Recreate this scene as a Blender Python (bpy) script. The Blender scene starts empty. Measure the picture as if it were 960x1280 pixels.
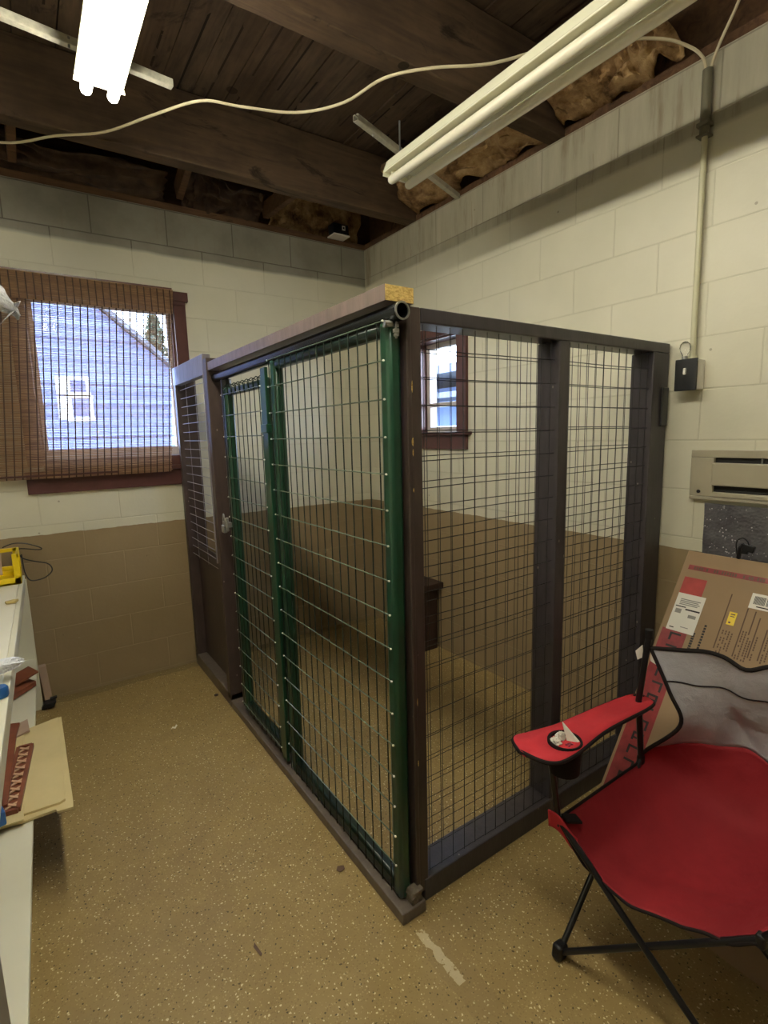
import bpy, bmesh, math, random
from mathutils import Vector, Matrix, noise
PI = math.pi
C = bpy.context.scene.collection
rnd = random.Random(7)

# ------------------------------------------------------------------ helpers
def srgb(r, g, b):
    f = lambda c: (c / 255) / 12.92 if c / 255 <= .04045 else ((c / 255 + .055) / 1.055) ** 2.4
    return (f(r), f(g), f(b), 1)

class MB:
    """collects shapes into one mesh"""
    def __init__(s): s.v = []; s.f = []; s.m = []
    def add(s, vs, fs, mi=0):
        o = len(s.v); s.v += [Vector(v) for v in vs]; s.f += [[i + o for i in f] for f in fs]; s.m += [mi] * len(fs); return s
    def box(s, x0, x1, y0, y1, z0, z1, mi=0):
        return s.add([(x0,y0,z0),(x1,y0,z0),(x1,y1,z0),(x0,y1,z0),(x0,y0,z1),(x1,y0,z1),(x1,y1,z1),(x0,y1,z1)],
              [(0,3,2,1),(4,5,6,7),(0,1,5,4),(1,2,6,5),(2,3,7,6),(3,0,4,7)], mi)
    def obox(s, c, ax, ay, az, mi=0):
        c, ax, ay, az = map(Vector, (c, ax, ay, az))
        P = [c + ax*i + ay*j + az*k for k in (-1,1) for (i,j) in ((-1,-1),(1,-1),(1,1),(-1,1))]
        return s.add(P, [(0,3,2,1),(4,5,6,7),(0,1,5,4),(1,2,6,5),(2,3,7,6),(3,0,4,7)], mi)
    def tube(s, pts, r, n=8, mi=0, cap=True):
        pts = [Vector(p) for p in pts]; rings = []
        rr = r if isinstance(r, (list, tuple)) else [r] * len(pts)
        up = None
        for i, p in enumerate(pts):
            d = (pts[min(i+1, len(pts)-1)] - pts[max(i-1, 0)]).normalized()
            if up is None:
                up = Vector((0,0,1)) if abs(d.z) < .9 else Vector((1,0,0))
            a = d.cross(up)
            if a.length < 1e-5: a = d.orthogonal()
            a.normalize(); b = d.cross(a).normalized(); up = -b if False else a.cross(d)
            rings.append([p + (a*math.cos(2*PI*k/n) + b*math.sin(2*PI*k/n)) * rr[i] for k in range(n)])
        vs = [v for R_ in rings for v in R_]; fs = []
        for i in range(len(pts)-1):
            for k in range(n):
                fs.append((i*n+k, i*n+(k+1)%n, (i+1)*n+(k+1)%n, (i+1)*n+k))
        if cap:
            fs.append(tuple(range(n))[::-1]); fs.append(tuple(range((len(pts)-1)*n, len(pts)*n)))
        return s.add(vs, fs, mi)
    def pipe(s, p, q, ro, ri, n=20):
        p, q = Vector(p), Vector(q); d = (q-p).normalized(); a = d.orthogonal().normalized(); b = d.cross(a)
        vs = []
        for (c, r) in ((p, ro), (q, ro), (q, ri), (p, ri)):
            vs += [c + (a*math.cos(2*PI*k/n) + b*math.sin(2*PI*k/n))*r for k in range(n)]
        fs = [(j*n+k, j*n+(k+1)%n, ((j+1)%4)*n+(k+1)%n, ((j+1)%4)*n+k) for j in range(4) for k in range(n)]
        return s.add(vs, fs)
    def prism(s, prof, a, b, fn, mi=0):
        """prof: 2-D points, fn(u, v, t) -> 3-D"""
        n = len(prof)
        vs = [fn(u, v, a) for u, v in prof] + [fn(u, v, b) for u, v in prof]
        fs = [(k, (k+1)%n, (k+1)%n+n, k+n) for k in range(n)] + [tuple(range(n))[::-1], tuple(range(n, 2*n))]
        return s.add(vs, fs, mi)
    def lathe(s, prof, c, n=24, mi=0):
        """prof: (r, z) around vertical axis at c"""
        c = Vector(c); vs = []
        for r, z in prof: vs += [c + Vector((r*math.cos(2*PI*k/n), r*math.sin(2*PI*k/n), z)) for k in range(n)]
        fs = [(i*n+k, i*n+(k+1)%n, (i+1)*n+(k+1)%n, (i+1)*n+k) for i in range(len(prof)-1) for k in range(n)]
        return s.add(vs, fs, mi)
    def grid(s, nu, nv, fn, mi=0, close_u=False):
        vs = [fn(i/nu, j/nv) for j in range(nv+1) for i in range(nu+1)]
        fs = [(j*(nu+1)+i, j*(nu+1)+i+1, (j+1)*(nu+1)+i+1, (j+1)*(nu+1)+i) for j in range(nv) for i in range(nu)]
        return s.add(vs, fs, mi)
    def plate(s, poly, z0, z1, mi=0):
        return s.prism(poly, z0, z1, lambda u, v, t: (u, v, t), mi)

def wloc(p):
    o = Vector((0,0,0))
    while p is not None: o += p.location; p = p.parent
    return o

def build(name, mb, mat, parent=None, loc=None, smooth=False, bevel=0, solid=0, sub=0, nofix=False):
    off = wloc(parent) if parent is not None else Vector((0,0,0))
    if loc is not None: off = off + Vector(loc)
    me = bpy.data.meshes.new(name)
    me.from_pydata([tuple(v - off) for v in mb.v], [], mb.f)
    mats = mat if isinstance(mat, (list, tuple)) else [mat]
    for m_ in mats: me.materials.append(m_)
    for p_, mi in zip(me.polygons, mb.m): p_.material_index = mi
    if not nofix:
        bm = bmesh.new(); bm.from_mesh(me); bmesh.ops.recalc_face_normals(bm, faces=bm.faces); bm.to_mesh(me); bm.free()
    if smooth:
        me.shade_smooth()
        try: me.set_sharp_from_angle(angle=math.radians(40))
        except Exception: pass
    o = bpy.data.objects.new(name, me); C.objects.link(o)
    if loc is not None: o.location = loc
    if parent is not None: o.parent = parent
    if solid:
        md = o.modifiers.new('solid', 'SOLIDIFY'); md.thickness = solid; md.offset = 0
    if sub:
        md = o.modifiers.new('sub', 'SUBSURF'); md.levels = sub; md.render_levels = sub
    if bevel:
        md = o.modifiers.new('bevel', 'BEVEL'); md.width = bevel; md.segments = 2; md.limit_method = 'ANGLE'; md.angle_limit = math.radians(50)
    return o

def tag(o, label, cat, group=None, kind=None):
    o['label'] = label; o['category'] = cat
    if group: o['group'] = group
    if kind: o['kind'] = kind
    return o
def thing(name, loc, label, cat, group=None, rz=0):
    o = bpy.data.objects.new(name, None); C.objects.link(o); o.location = loc; o.rotation_euler = (0,0,rz)
    o.empty_display_size = .1
    return tag(o, label, cat, group)
def struct(name, mb, mat, parent=None, **k):
    o = build(name, mb, mat, parent, **k)
    if parent is None: o['kind'] = 'structure'
    return o
def dup(root, loc, label=None):
    r = root.copy(); C.objects.link(r); r.location = loc
    if label: r['label'] = label
    for ch in root.children:
        c = ch.copy(); C.objects.link(c); c.parent = r
        for g in ch.children:
            d = g.copy(); C.objects.link(d); d.parent = c
    return r
def spline(pts, n=6):
    pts = [Vector(p) for p in pts]; out = []
    for i in range(len(pts)-1):
        p0, p1, p2, p3 = pts[max(i-1,0)], pts[i], pts[i+1], pts[min(i+2, len(pts)-1)]
        for k in range(n):
            t = k/n
            out.append(.5*((2*p1)+(p2-p0)*t+(2*p0-5*p1+4*p2-p3)*t*t+(3*p1-p0-3*p2+p3)*t**3))
    out.append(pts[-1]); return out

# ------------------------------------------------------------------ materials
class NT:
    def __init__(s, name):
        s.m = bpy.data.materials.new(name); s.m.use_nodes = True
        s.t = s.m.node_tree; s.n = s.t.nodes; s.l = s.t.links
        s.b = s.n['Principled BSDF']; s.out = s.n['Material Output']
    def node(s, ty, **k):
        nd = s.n.new(ty)
        for a, v in k.items():
            if a.startswith('i_'):
                key = a[2:]; key = int(key) if key.isdigit() else key.replace('_', ' ')
                if hasattr(v, 'is_output'): s.l.new(v, nd.inputs[key])
                else: nd.inputs[key].default_value = v
            else: setattr(nd, a, v)
        return nd
    def math(s, op, a, b=None, c=None, clamp=False):
        nd = s.n.new('ShaderNodeMath'); nd.operation = op; nd.use_clamp = clamp
        for i, v in enumerate((a, b, c)):
            if v is None: continue
            if hasattr(v, 'is_output'): s.l.new(v, nd.inputs[i])
            else: nd.inputs[i].default_value = v
        return nd.outputs[0]
    def mix(s, f, a, b, blend='MIX'):
        nd = s.n.new('ShaderNodeMix'); nd.data_type = 'RGBA'; nd.blend_type = blend
        for i, v in ((0, f), (6, a), (7, b)):
            if hasattr(v, 'is_output'): s.l.new(v, nd.inputs[i])
            else: nd.inputs[i].default_value = v
        return nd.outputs[2]
    def pos(s):
        g = s.n.new('ShaderNodeNewGeometry'); x = s.n.new('ShaderNodeSeparateXYZ'); s.l.new(g.outputs['Position'], x.inputs[0])
        return g.outputs['Position'], x.outputs[0], x.outputs[1], x.outputs[2]
    def obj(s):
        g = s.n.new('ShaderNodeTexCoord'); return g.outputs['Object']
    def comb(s, x, y, z):
        nd = s.n.new('ShaderNodeCombineXYZ')
        for i, v in enumerate((x, y, z)):
            if hasattr(v, 'is_output'): s.l.new(v, nd.inputs[i])
            else: nd.inputs[i].default_value = v
        return nd.outputs[0]
    def noise(s, vec, scale, detail=4, rough=.55, dist=0):
        nd = s.node('ShaderNodeTexNoise', i_Scale=scale, i_Detail=detail, i_Roughness=rough, i_Distortion=dist)
        s.l.new(vec, nd.inputs['Vector']); return nd.outputs['Fac']
    def mapping(s, vec, sc):
        nd = s.n.new('ShaderNodeMapping'); s.l.new(vec, nd.inputs[0]); nd.inputs['Scale'].default_value = sc; return nd.outputs[0]
    def ramp(s, fac, *stops):
        nd = s.n.new('ShaderNodeValToRGB'); s.l.new(fac, nd.inputs[0]); e = nd.color_ramp.elements
        while len(e) < len(stops): e.new(.5)
        for el, (p, c) in zip(e, stops):
            el.position = p; el.color = c if isinstance(c, tuple) else (c, c, c, 1)
        return nd.outputs[0]
    def bump(s, h, st=.3, dist=.01, n=None):
        nd = s.node('ShaderNodeBump', i_Strength=st, i_Distance=dist); s.l.new(h, nd.inputs['Height'])
        if n is not None: s.l.new(n, nd.inputs['Normal'])
        s.l.new(nd.outputs[0], s.b.inputs['Normal']); return nd.outputs[0]
    def set(s, col=None, rough=None, metal=None, spec=None):
        for key, v in (('Base Color', col), ('Roughness', rough), ('Metallic', metal), ('Specular IOR Level', spec)):
            if v is None: continue
            if hasattr(v, 'is_output'): s.l.new(v, s.b.inputs[key])
            else: s.b.inputs[key].default_value = v
        return s

def paint(name, c, rough=.5, var=.25, scale=9, metal=0, bump=.1, spec=.5):
    """painted / plain surface: colour with a mild mottle and fine bump"""
    t = NT(name); v = t.obj(); n = t.noise(v, scale, 5, .6)
    d = tuple(x*(1-var) for x in c[:3]) + (1,)
    l = tuple(min(1, x*(1+var)) for x in c[:3]) + (1,)
    t.set(t.ramp(n, (.3, d), (.7, l)), rough, metal, spec)
    if bump: t.bump(t.noise(v, scale*14, 3), bump, .003)
    return t.m

def block_wall(name, axis):
    t = NT(name); p, x, y, z = t.pos()
    u = y if axis == 'y' else x
    uu = t.math('SUBTRACT', u, .217 if axis == 'y' else .0276); vv = t.math('SUBTRACT', z, .018)
    br = t.node('ShaderNodeTexBrick', offset=.5, offset_frequency=2, i_Scale=1.0, i_Mortar_Size=.004, i_Mortar_Smooth=.5, i_Bias=0, i_Brick_Width=.4064, i_Row_Height=.2032)
    t.l.new(t.comb(uu, vv, 0), br.inputs['Vector'])
    mort = br.outputs['Fac']
    big = t.noise(p, 1.7, 4, .6); fine = t.noise(p, 55, 3, .6)
    cream = t.ramp(big, (.3, srgb(204,200,178)), (.7, srgb(216,211,190)))
    cream = t.mix(t.math('MULTIPLY', mort, .22 if axis == 'y' else .16), cream, srgb(160,154,125))
    tan = t.ramp(big, (.3, srgb(140,121,90)), (.7, srgb(151,131,100)))
    tan = t.mix(t.math('MULTIPLY', mort, .2), tan, srgb(178,160,128))
    # scuffs on the tan band
    sc = t.math('GREATER_THAN', t.noise(t.mapping(p, (3,3,9)), 6, 4, .7), .72)
    tan = t.mix(t.math('MULTIPLY', sc, .5), tan, srgb(180,170,145))
    zz = t.math('ADD', z, t.math('MULTIPLY', t.math('SUBTRACT', t.noise(p, 14, 2), .5), .012))
    band = t.math('GREATER_THAN', zz, .981)
    col = t.mix(band, tan, cream)
    # unpainted, stained upper course
    st = t.noise(t.mapping(p, (7,7,.9)), 2.2, 5, .65)
    raw = t.ramp(st, (.30, srgb(138,128,106)), (.45, srgb(164,158,138)), (.72, srgb(178,172,152))) if axis == 'y' else t.ramp(t.noise(p, 3.2, 5, .6), (.3, srgb(120,115,101)), (.6, srgb(142,138,124)))
    rb = t.noise(t.mapping(p, (14,14,1.2)), 1.5, 4, .7)
    raw = t.mix(t.math('MULTIPLY', t.math('GREATER_THAN', rb, .64), .3 if axis == 'y' else .08), raw, srgb(112,82,50))
    raw = t.mix(t.math('MULTIPLY', mort, .55 if axis == 'y' else .8), raw, srgb(120,112,95) if axis == 'y' else srgb(84,76,64))
    zt = t.math('ADD', z, t.math('MULTIPLY', t.math('SUBTRACT', t.noise(p, 3, 3), .5), .03))
    up = t.math('MULTIPLY', t.math('SUBTRACT', zt, 2.592), 45, clamp=True)
    col = t.mix(up, col, raw)
    # small nicks in the paint
    vo = t.node('ShaderNodeTexVoronoi', i_Scale=5.0); t.l.new(p, vo.inputs['Vector'])
    nick = t.math('LESS_THAN', vo.outputs['Distance'], .028)
    col = t.mix(t.math('MULTIPLY', nick, .5), col, srgb(110,95,70))
    t.set(col, .42, 0, .5)
    h = t.math('SUBTRACT', t.math('MULTIPLY', fine, .25), mort)
    t.bump(h, .45, .006)
    return t.m

def floor_mat():
    t = NT('epoxy_flake_floor'); p, x, y, z = t.pos()
    big = t.noise(p, 1.1, 4, .6); mid = t.noise(p, 7, 4, .65)
    base = t.ramp(big, (.25, srgb(136,114,72)), (.75, srgb(154,132,88)))
    base = t.mix(.35, base, t.ramp(mid, (.3, srgb(138,114,66)), (.7, srgb(178,154,102))))
    def flakes(scale, thr, off, keep):
        mp = t.node('ShaderNodeMapping'); t.l.new(p, mp.inputs[0]); mp.inputs['Location'].default_value = (off, off*.7, 0)
        nz = t.node('ShaderNodeTexNoise', i_Scale=70.0); t.l.new(p, nz.inputs['Vector'])
        wob = t.node('ShaderNodeVectorMath', operation='SCALE'); t.l.new(nz.outputs['Color'], wob.inputs[0]); wob.inputs['Scale'].default_value = .012
        ad = t.node('ShaderNodeVectorMath', operation='ADD'); t.l.new(mp.outputs[0], ad.inputs[0]); t.l.new(wob.outputs[0], ad.inputs[1])
        v = t.node('ShaderNodeTexVoronoi', i_Scale=scale); t.l.new(ad.outputs[0], v.inputs['Vector'])
        s_ = t.node('ShaderNodeSeparateColor'); t.l.new(v.outputs['Color'], s_.inputs[0])
        return t.math('MULTIPLY', t.math('LESS_THAN', v.outputs['Distance'], thr), t.math('GREATER_THAN', s_.outputs[0], keep))
    c = t.mix(t.math('MULTIPLY', flakes(130, .30, 3, .40), .4), base, srgb(122,98,56))
    c = t.mix(t.math('MULTIPLY', flakes(130, .28, 9, .5), .4), c, srgb(200,178,128))
    c = t.mix(t.math('MULTIPLY', flakes(90, .23, 21, .62), .8), c, srgb(228,216,176))
    c = t.mix(t.math('MULTIPLY', flakes(86, .23, 33, .68), .85), c, srgb(70,58,34))
    # worn filler strip running out from the kennel corner
    cx = t.math('ADD', .845, t.math('MULTIPLY', t.math('SUBTRACT', t.noise(p, 9, 3), .5), .05))
    inb = t.math('MULTIPLY', t.math('LESS_THAN', t.math('ABSOLUTE', t.math('SUBTRACT', x, cx)), .045), t.math('LESS_THAN', y, 1.13))
    c = t.mix(t.math('MULTIPLY', inb, .35), c, srgb(134,112,74))
    chip = t.math('LESS_THAN', t.math('ABSOLUTE', t.math('SUBTRACT', x, t.math('ADD', .833, t.math('MULTIPLY', t.math('SUBTRACT', t.noise(p, 30, 3), .5), .03)))), .012)
    ch = t.math('MULTIPLY', chip, t.math('MULTIPLY', t.math('LESS_THAN', y, 1.09), t.math('GREATER_THAN', y, .90)))
    c = t.mix(t.math('MULTIPLY', t.math('MULTIPLY', ch, t.math('GREATER_THAN', t.noise(p, 22, 4, .7), .44)), .7), c, srgb(205,192,160))
    # ragged darker strip along the far wall
    dz = t.math('MULTIPLY', t.math('GREATER_THAN', t.math('ADD', y, t.math('MULTIPLY', mid, .12)), 3.47), .45)
    c = t.mix(dz, c, srgb(92,82,52))
    t.set(c, t.ramp(mid, (.3, .38), (.7, .55)), 0, .4)
    t.bump(t.noise(p, 120, 3), .12, .002)
    return t.m

def wood_ceiling(name, c0, c1, along='y', planks=True, w=.14):
    t = NT(name); p, x, y, z = t.pos()
    sc = (9, .8, 9) if along == 'y' else (.8, 9, 9)
    g = t.noise(t.mapping(p, sc), 3.5, 6, .65, .6); big = t.noise(p, 2.3, 5, .65)
    c = t.ramp(g, (.25, c0), (.75, c1))
    c = t.mix(t.math('MULTIPLY', t.math('SUBTRACT', t.math('MULTIPLY', big, 2.6), 1.05, clamp=True), .7), c, srgb(38,30,24))
    stn = t.noise(t.mapping(p, (5,1.6,5) if along == 'y' else (1.6,5,5)), 1.6, 5, .7, 1.2)
    c = t.mix(t.math('MULTIPLY', t.math('SUBTRACT', t.math('MULTIPLY', stn, 8), 4.7, clamp=True), .8), c, srgb(24,18,15))
    sp = t.node('ShaderNodeTexVoronoi', i_Scale=2.6); t.l.new(p, sp.inputs['Vector'])
    kn = t.math('LESS_THAN', sp.outputs['Distance'], .07)
    c = t.mix(t.math('MULTIPLY', kn, .8), c, srgb(30,22,16))
    if planks:
        u = t.math('DIVIDE', x if along == 'y' else y, w); fr = t.math('FRACT', t.math('ADD', u, 50.3))
        ed = t.math('MULTIPLY', t.math('LESS_THAN', fr, .07), t.math('GREATER_THAN', t.noise(t.mapping(p, (1.5,.8,1)), 3, 3), .52))
        c = t.mix(t.math('MULTIPLY', ed, .92), c, srgb(20,14,10))
        wn = t.node('ShaderNodeTexWhiteNoise', noise_dimensions='1D'); t.l.new(t.math('FLOOR', t.math('ADD', u, 50.3)), wn.inputs['W'])
        c = t.mix(t.math('MULTIPLY', wn.outputs['Value'], .5), c, srgb(70,52,38))
    t.set(c, .85, 0, .2); t.bump(g, .35, .004)
    return t.m

M = {}
M['wall_r'] = block_wall('painted_block_wall_side', 'y')
M['wall_w'] = block_wall('painted_block_wall_window', 'x')
M['floor'] = floor_mat()
M['plank'] = wood_ceiling('old_roof_planks', srgb(66,53,43), srgb(104,86,68))
M['beam'] = wood_ceiling('old_beam_wood', srgb(72,57,45), srgb(106,86,66), along='x', planks=False)
M['plate'] = wood_ceiling('wall_plate_wood', srgb(76,54,40), srgb(118,88,62), along='x', planks=False)
M['insul'] = NT('torn_insulation_paper')
_t = M['insul']; _p = _t.obj(); _n = _t.noise(_p, 5, 6, .7); _t.set(_t.ramp(_n, (.34, srgb(52,38,28)), (.45, srgb(126,98,66)), (.57, srgb(168,138,98)), (.72, srgb(206,180,136))), .9, 0, .1); _t.bump(_t.noise(_p, 40, 5), .6, .01); M['insul'] = _t.m
M['insuld'] = paint('shaded_insulation', srgb(74,56,42), .95, .5, 14, bump=.6)  # darker copy of the insulation, shade of the far recess painted in
M['kwood'] = None
def kennel_paint(name, c, chips=True):
    t = NT(name); p = t.pos()[0]
    n = t.noise(t.mapping(p, (8,8,2)), 4, 5, .6)
    col = t.ramp(n, (.3, tuple(v*.8 for v in c[:3])+(1,)), (.7, tuple(v*1.2 for v in c[:3])+(1,)))
    vo = t.node('ShaderNodeTexVoronoi', i_Scale=14.0); t.l.new(t.mapping(p, (1,1,.6)), vo.inputs['Vector'])
    if chips: col = t.mix(t.math('MULTIPLY', t.math('LESS_THAN', vo.outputs['Distance'], .05), .6), col, srgb(150,140,130))
    t.set(col, .38, 0, .5); t.bump(t.noise(t.mapping(p, (20,20,3)), 8, 4), .2, .003)
    return t.m
M['kwood'] = kennel_paint('dark_brown_painted_lumber', srgb(66,54,50))
M['kwood2'] = kennel_paint('charcoal_painted_lumber', srgb(62,57,60))
M['sill'] = kennel_paint('worn_dark_sill_paint', srgb(96,86,78))
M['topb'] = kennel_paint('dusty_painted_top_board', srgb(112,98,94))
M['cap'] = kennel_paint('window_lit_cap_board', srgb(118,112,116))  # pale mauve-grey paints in the window light reflected off the board
M['cut'] = NT('raw_cut_wood_end'); _t = M['cut']; _p = _t.obj(); _t.set(_t.ramp(_t.noise(_t.mapping(_p, (40,1,90)), 2, 5, .7), (.3, srgb(160,120,52)), (.6, srgb(226,196,120))), .8); _t.bump(_t.noise(_p, 200, 3), .8, .004); M['cut'] = _t.m
M['green'] = paint('green_enamel_tube', srgb(24,62,44), .28, .2, 6)
M['dgreen'] = paint('black_green_enamel', srgb(14,36,28), .3, .2, 6)  # near-black green for the panel and gate rails
M['gwire'] = paint('dark_green_coated_wire', srgb(30,44,38), .25, .15, 6, bump=0)
M['growire'] = paint('lit_cross_wire', srgb(92,104,90), .25, .2, 30, bump=0)  # cross wires coloured paler to stand for light on their tops
M['wire'] = paint('black_coated_wire', srgb(34,32,32), .35, .1, 6, bump=0)
M['lwire'] = paint('galvanized_wire', srgb(150,146,150), .3, .1, 6, bump=0)
M['black'] = paint('black_enamel_steel', srgb(24,24,27), .28, .2, 8, bump=.03)
M['pipein'] = paint('black_pipe', srgb(34,38,40), .25, .2, 8, metal=.3)
M['galv'] = paint('galvanized_steel', srgb(150,150,146), .35, .25, 30, metal=.7)
M['rust'] = paint('rusty_grey_iron', srgb(110,100,88), .6, .4, 60, metal=.4)
M['trim'] = paint('maroon_window_trim', srgb(84,50,46), .35, .2, 12)
M['sash'] = paint('white_sash_paint', srgb(215,208,205), .4, .06)
M['fix'] = paint('cream_enamel_fixture', srgb(226,224,200), .22, .04, 5, bump=.01)
M['rail'] = paint('pale_strut_channel', srgb(190,186,168), .4, .2, 40, metal=.2)
M['white'] = paint('white_bench_paint', srgb(216,212,190), .45, .05, 3)
M['white2'] = paint('white_bench_top_paint', srgb(232,228,212), .4, .04, 3)
M['cable'] = paint('off_white_cable', srgb(196,184,152), .5, .1)
M['condu'] = paint('painted_conduit', srgb(200,196,165), .4, .06)
M['dcond'] = paint('dark_conduit_sleeve', srgb(108,104,86), .4, .15)
M['yellow'] = paint('yellow_plastic', srgb(232,200,20), .35, .08)
M['blackp'] = paint('black_plastic', srgb(20,20,22), .45, .1)
M['cardb'] = paint('pale_cardboard', srgb(206,188,138), .8, .08, 4)
M['cardc'] = paint('pale_board_core', srgb(190,170,110), .9, .15, 30)
M['brown'] = paint('brown_carton', srgb(152,126,96), .75, .07, 3)
M['redink'] = paint('red_carton_print', srgb(172,62,58), .6, .15, 20)
M['maroonp'] = paint('maroon_tape', srgb(140,44,48), .3, .3, 20)
M['darkink'] = paint('dark_carton_print', srgb(96,72,56), .7, .1, 30)
M['blackink'] = paint('black_print', srgb(40,34,34), .6, .1, 30)
M['label'] = paint('white_paper_label', srgb(232,228,218), .5, .02)
M['ysticker'] = paint('yellow_sticker', srgb(240,206,30), .4, .03)
M['beigem'] = paint('beige_heater_metal', srgb(166,158,136), .35, .06, 6)
M['slot'] = paint('heater_slot_dark', srgb(24,22,20), .6, .1)
M['rustgr'] = paint('brown_lattice_plastic', srgb(120,66,44), .5, .2, 12)
M['rustlt'] = paint('pale_lattice_slat', srgb(196,160,130), .6, .1, 12)
M['blue'] = paint('blue_plastic', srgb(30,86,150), .35, .1)
M['box_dark'] = paint('dark_brown_stand', srgb(52,34,28), .5, .2, 12)
M['pinkb'] = paint('pinkish_board', srgb(168,142,122), .7, .08, 8)
M['paperw'] = paint('crumpled_white_paper', srgb(226,222,210), .7, .05, 20)
M['magenta'] = paint('dark_pink_wrapper', srgb(130,40,62), .4, .2, 20)
M['siding'] = None
def fabric(name, c, sc=240, rough=.75, fold=.5):
    t = NT(name); p = t.pos()[0]
    n = t.noise(p, 6, 4, .6)
    t.set(t.ramp(n, (.3, tuple(v*.88 for v in c[:3])+(1,)), (.7, tuple(min(1, v*1.1) for v in c[:3])+(1,))), rough, 0, .3)
    ch = t.node('ShaderNodeTexNoise', i_Scale=float(sc)); t.l.new(p, ch.inputs['Vector'])
    h = t.math('ADD', t.math('MULTIPLY', ch.outputs['Fac'], .06), t.noise(p, 9, 3, .5))
    t.bump(h, fold, .02); return t.m
M['red'] = fabric('red_chair_canvas', srgb(142,34,42))
M['redpink'] = fabric('bright_red_arm_canvas', srgb(190,50,60))
M['grey'] = fabric('silver_grey_chair_canvas', srgb(176,175,182), rough=.42, fold=1.0)
M['bind'] = fabric('black_binding_tape', srgb(26,18,18), fold=.2)
# quilted foil insulation
_t = NT('sparkling_foil_foam'); _p = _t.pos()[0]; _v = _t.node('ShaderNodeTexVoronoi', i_Scale=95.0); _t.l.new(_p, _v.inputs['Vector'])
_s = _t.math('MULTIPLY', _t.math('LESS_THAN', _v.outputs['Distance'], .25), _t.math('GREATER_THAN', _t.noise(_p, 30, 3), .54))
_t.set(_t.mix(_s, _t.ramp(_t.noise(_p, 12, 4), (.3, srgb(92,90,94)), (.7, srgb(118,116,120))), srgb(214,212,216)), .3, .35); _t.bump(_v.outputs['Distance'], .5, .004); M['foil'] = _t.m
# plastic film
_t = NT('clear_plastic_film'); _t.b.inputs['Transmission Weight'].default_value = .6; _t.set((.9,.91,.93,1), .15); _t.bump(_t.noise(_t.obj(), 60, 4), .6, .01); M['film'] = _t.m
_t = NT('white_net_foam'); _v = _t.node('ShaderNodeTexVoronoi', i_Scale=160.0); _t.l.new(_t.obj(), _v.inputs['Vector']); _t.set(srgb(226,228,236), .5); _t.bump(_v.outputs['Distance'], 1, .004); M['net'] = _t.m
# glass pane : mix of clear and mirror by facing
def glass():
    t = NT('window_glass'); tr = t.node('ShaderNodeBsdfTransparent'); gl = t.node('ShaderNodeBsdfGlossy'); gl.inputs['Roughness'].default_value = .02
    lw = t.node('ShaderNodeLayerWeight', i_Blend=.5); fac = t.math('ADD', .04, t.math('MULTIPLY', t.math('POWER', lw.outputs['Facing'], 5), .8)); mx = t.node('ShaderNodeMixShader')
    t.l.new(fac, mx.inputs[0]); t.l.new(tr.outputs[0], mx.inputs[1]); t.l.new(gl.outputs[0], mx.inputs[2]); t.l.new(mx.outputs[0], t.out.inputs['Surface']); return t.m
M['glass'] = glass()
_t = NT('clear_bulb_glass'); _t.b.inputs['Transmission Weight'].default_value = 1.0; _t.set((.95,.96,.97,1), .02); M['bulbg'] = _t.m
# lit fluorescent tube
def emit(name, c, s):
    t = NT(name); t.b.inputs['Emission Color'].default_value = c; t.b.inputs['Emission Strength'].default_value = s; t.set((.9,.9,.85,1), .3); return t.m
TUBE = 55
M['tube'] = emit('lit_fluorescent_tube', (1.0, .95, .80, 1), TUBE)
M['tubeoff'] = paint('unlit_fluorescent_tube', srgb(224,220,200), .15, .02, 3, bump=0)
# bamboo slats: thin reed that lets light through
def bamboo():
    t = NT('woven_bamboo_slats'); p, x, y, z = t.pos()
    g = t.noise(t.mapping(p, (6,6,260)), 1, 3, .6)
    g2 = t.noise(t.mapping(p, (25,25,900)), 1, 2, .6)
    c = t.ramp(t.math('MULTIPLY', t.math('ADD', g, g2), .5), (.36, srgb(104,68,46)), (.5, srgb(150,112,76)), (.64, srgb(204,168,122)))
    t.set(c, .55, 0, .3)
    tl = t.node('ShaderNodeBsdfTranslucent'); t.l.new(t.mix(.3, c, (.9,.8,.7,1)), tl.inputs['Color'])
    tr = t.node('ShaderNodeBsdfTransparent')
    m1 = t.node('ShaderNodeMixShader', i_0=.38); t.l.new(t.b.outputs[0], m1.inputs[1]); t.l.new(tl.outputs[0], m1.inputs[2])
    m2 = t.node('ShaderNodeMixShader', i_0=.05); t.l.new(m1.outputs[0], m2.inputs[1]); t.l.new(tr.outputs[0], m2.inputs[2])
    t.l.new(m2.outputs[0], t.out.inputs['Surface']); return t.m
M['bamboo'] = bamboo()
M['string'] = paint('brown_blind_string', srgb(64,44,32), .7, .1, 20)
def siding():
    t = NT('lap_siding'); p, x, y, z = t.pos(); fr = t.math('FRACT', t.math('DIVIDE', z, .14))
    c = t.mix(t.math('LESS_THAN', fr, .12), srgb(118,130,170), srgb(80,88,122)); t.set(c, .7); t.bump(fr, .6, .02); return t.m
M['siding'] = siding()
M['roofing'] = paint('grey_roofing', srgb(112,116,126), .8, .15, 8)
M['bluew'] = paint('blue_grey_wall', srgb(110,130,168), .7, .05)
M['leaf'] = paint('tree_leaf', srgb(70,84,60), .7, .3, 3)
M['bark'] = paint('tree_bark', srgb(70,58,48), .9, .3, 12)
M['ground'] = paint('gravel_and_grass', srgb(120,122,108), .95, .3, 1)
M['pane_dark'] = paint('dim_house_window', srgb(112,116,160), .2, .05)

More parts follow.
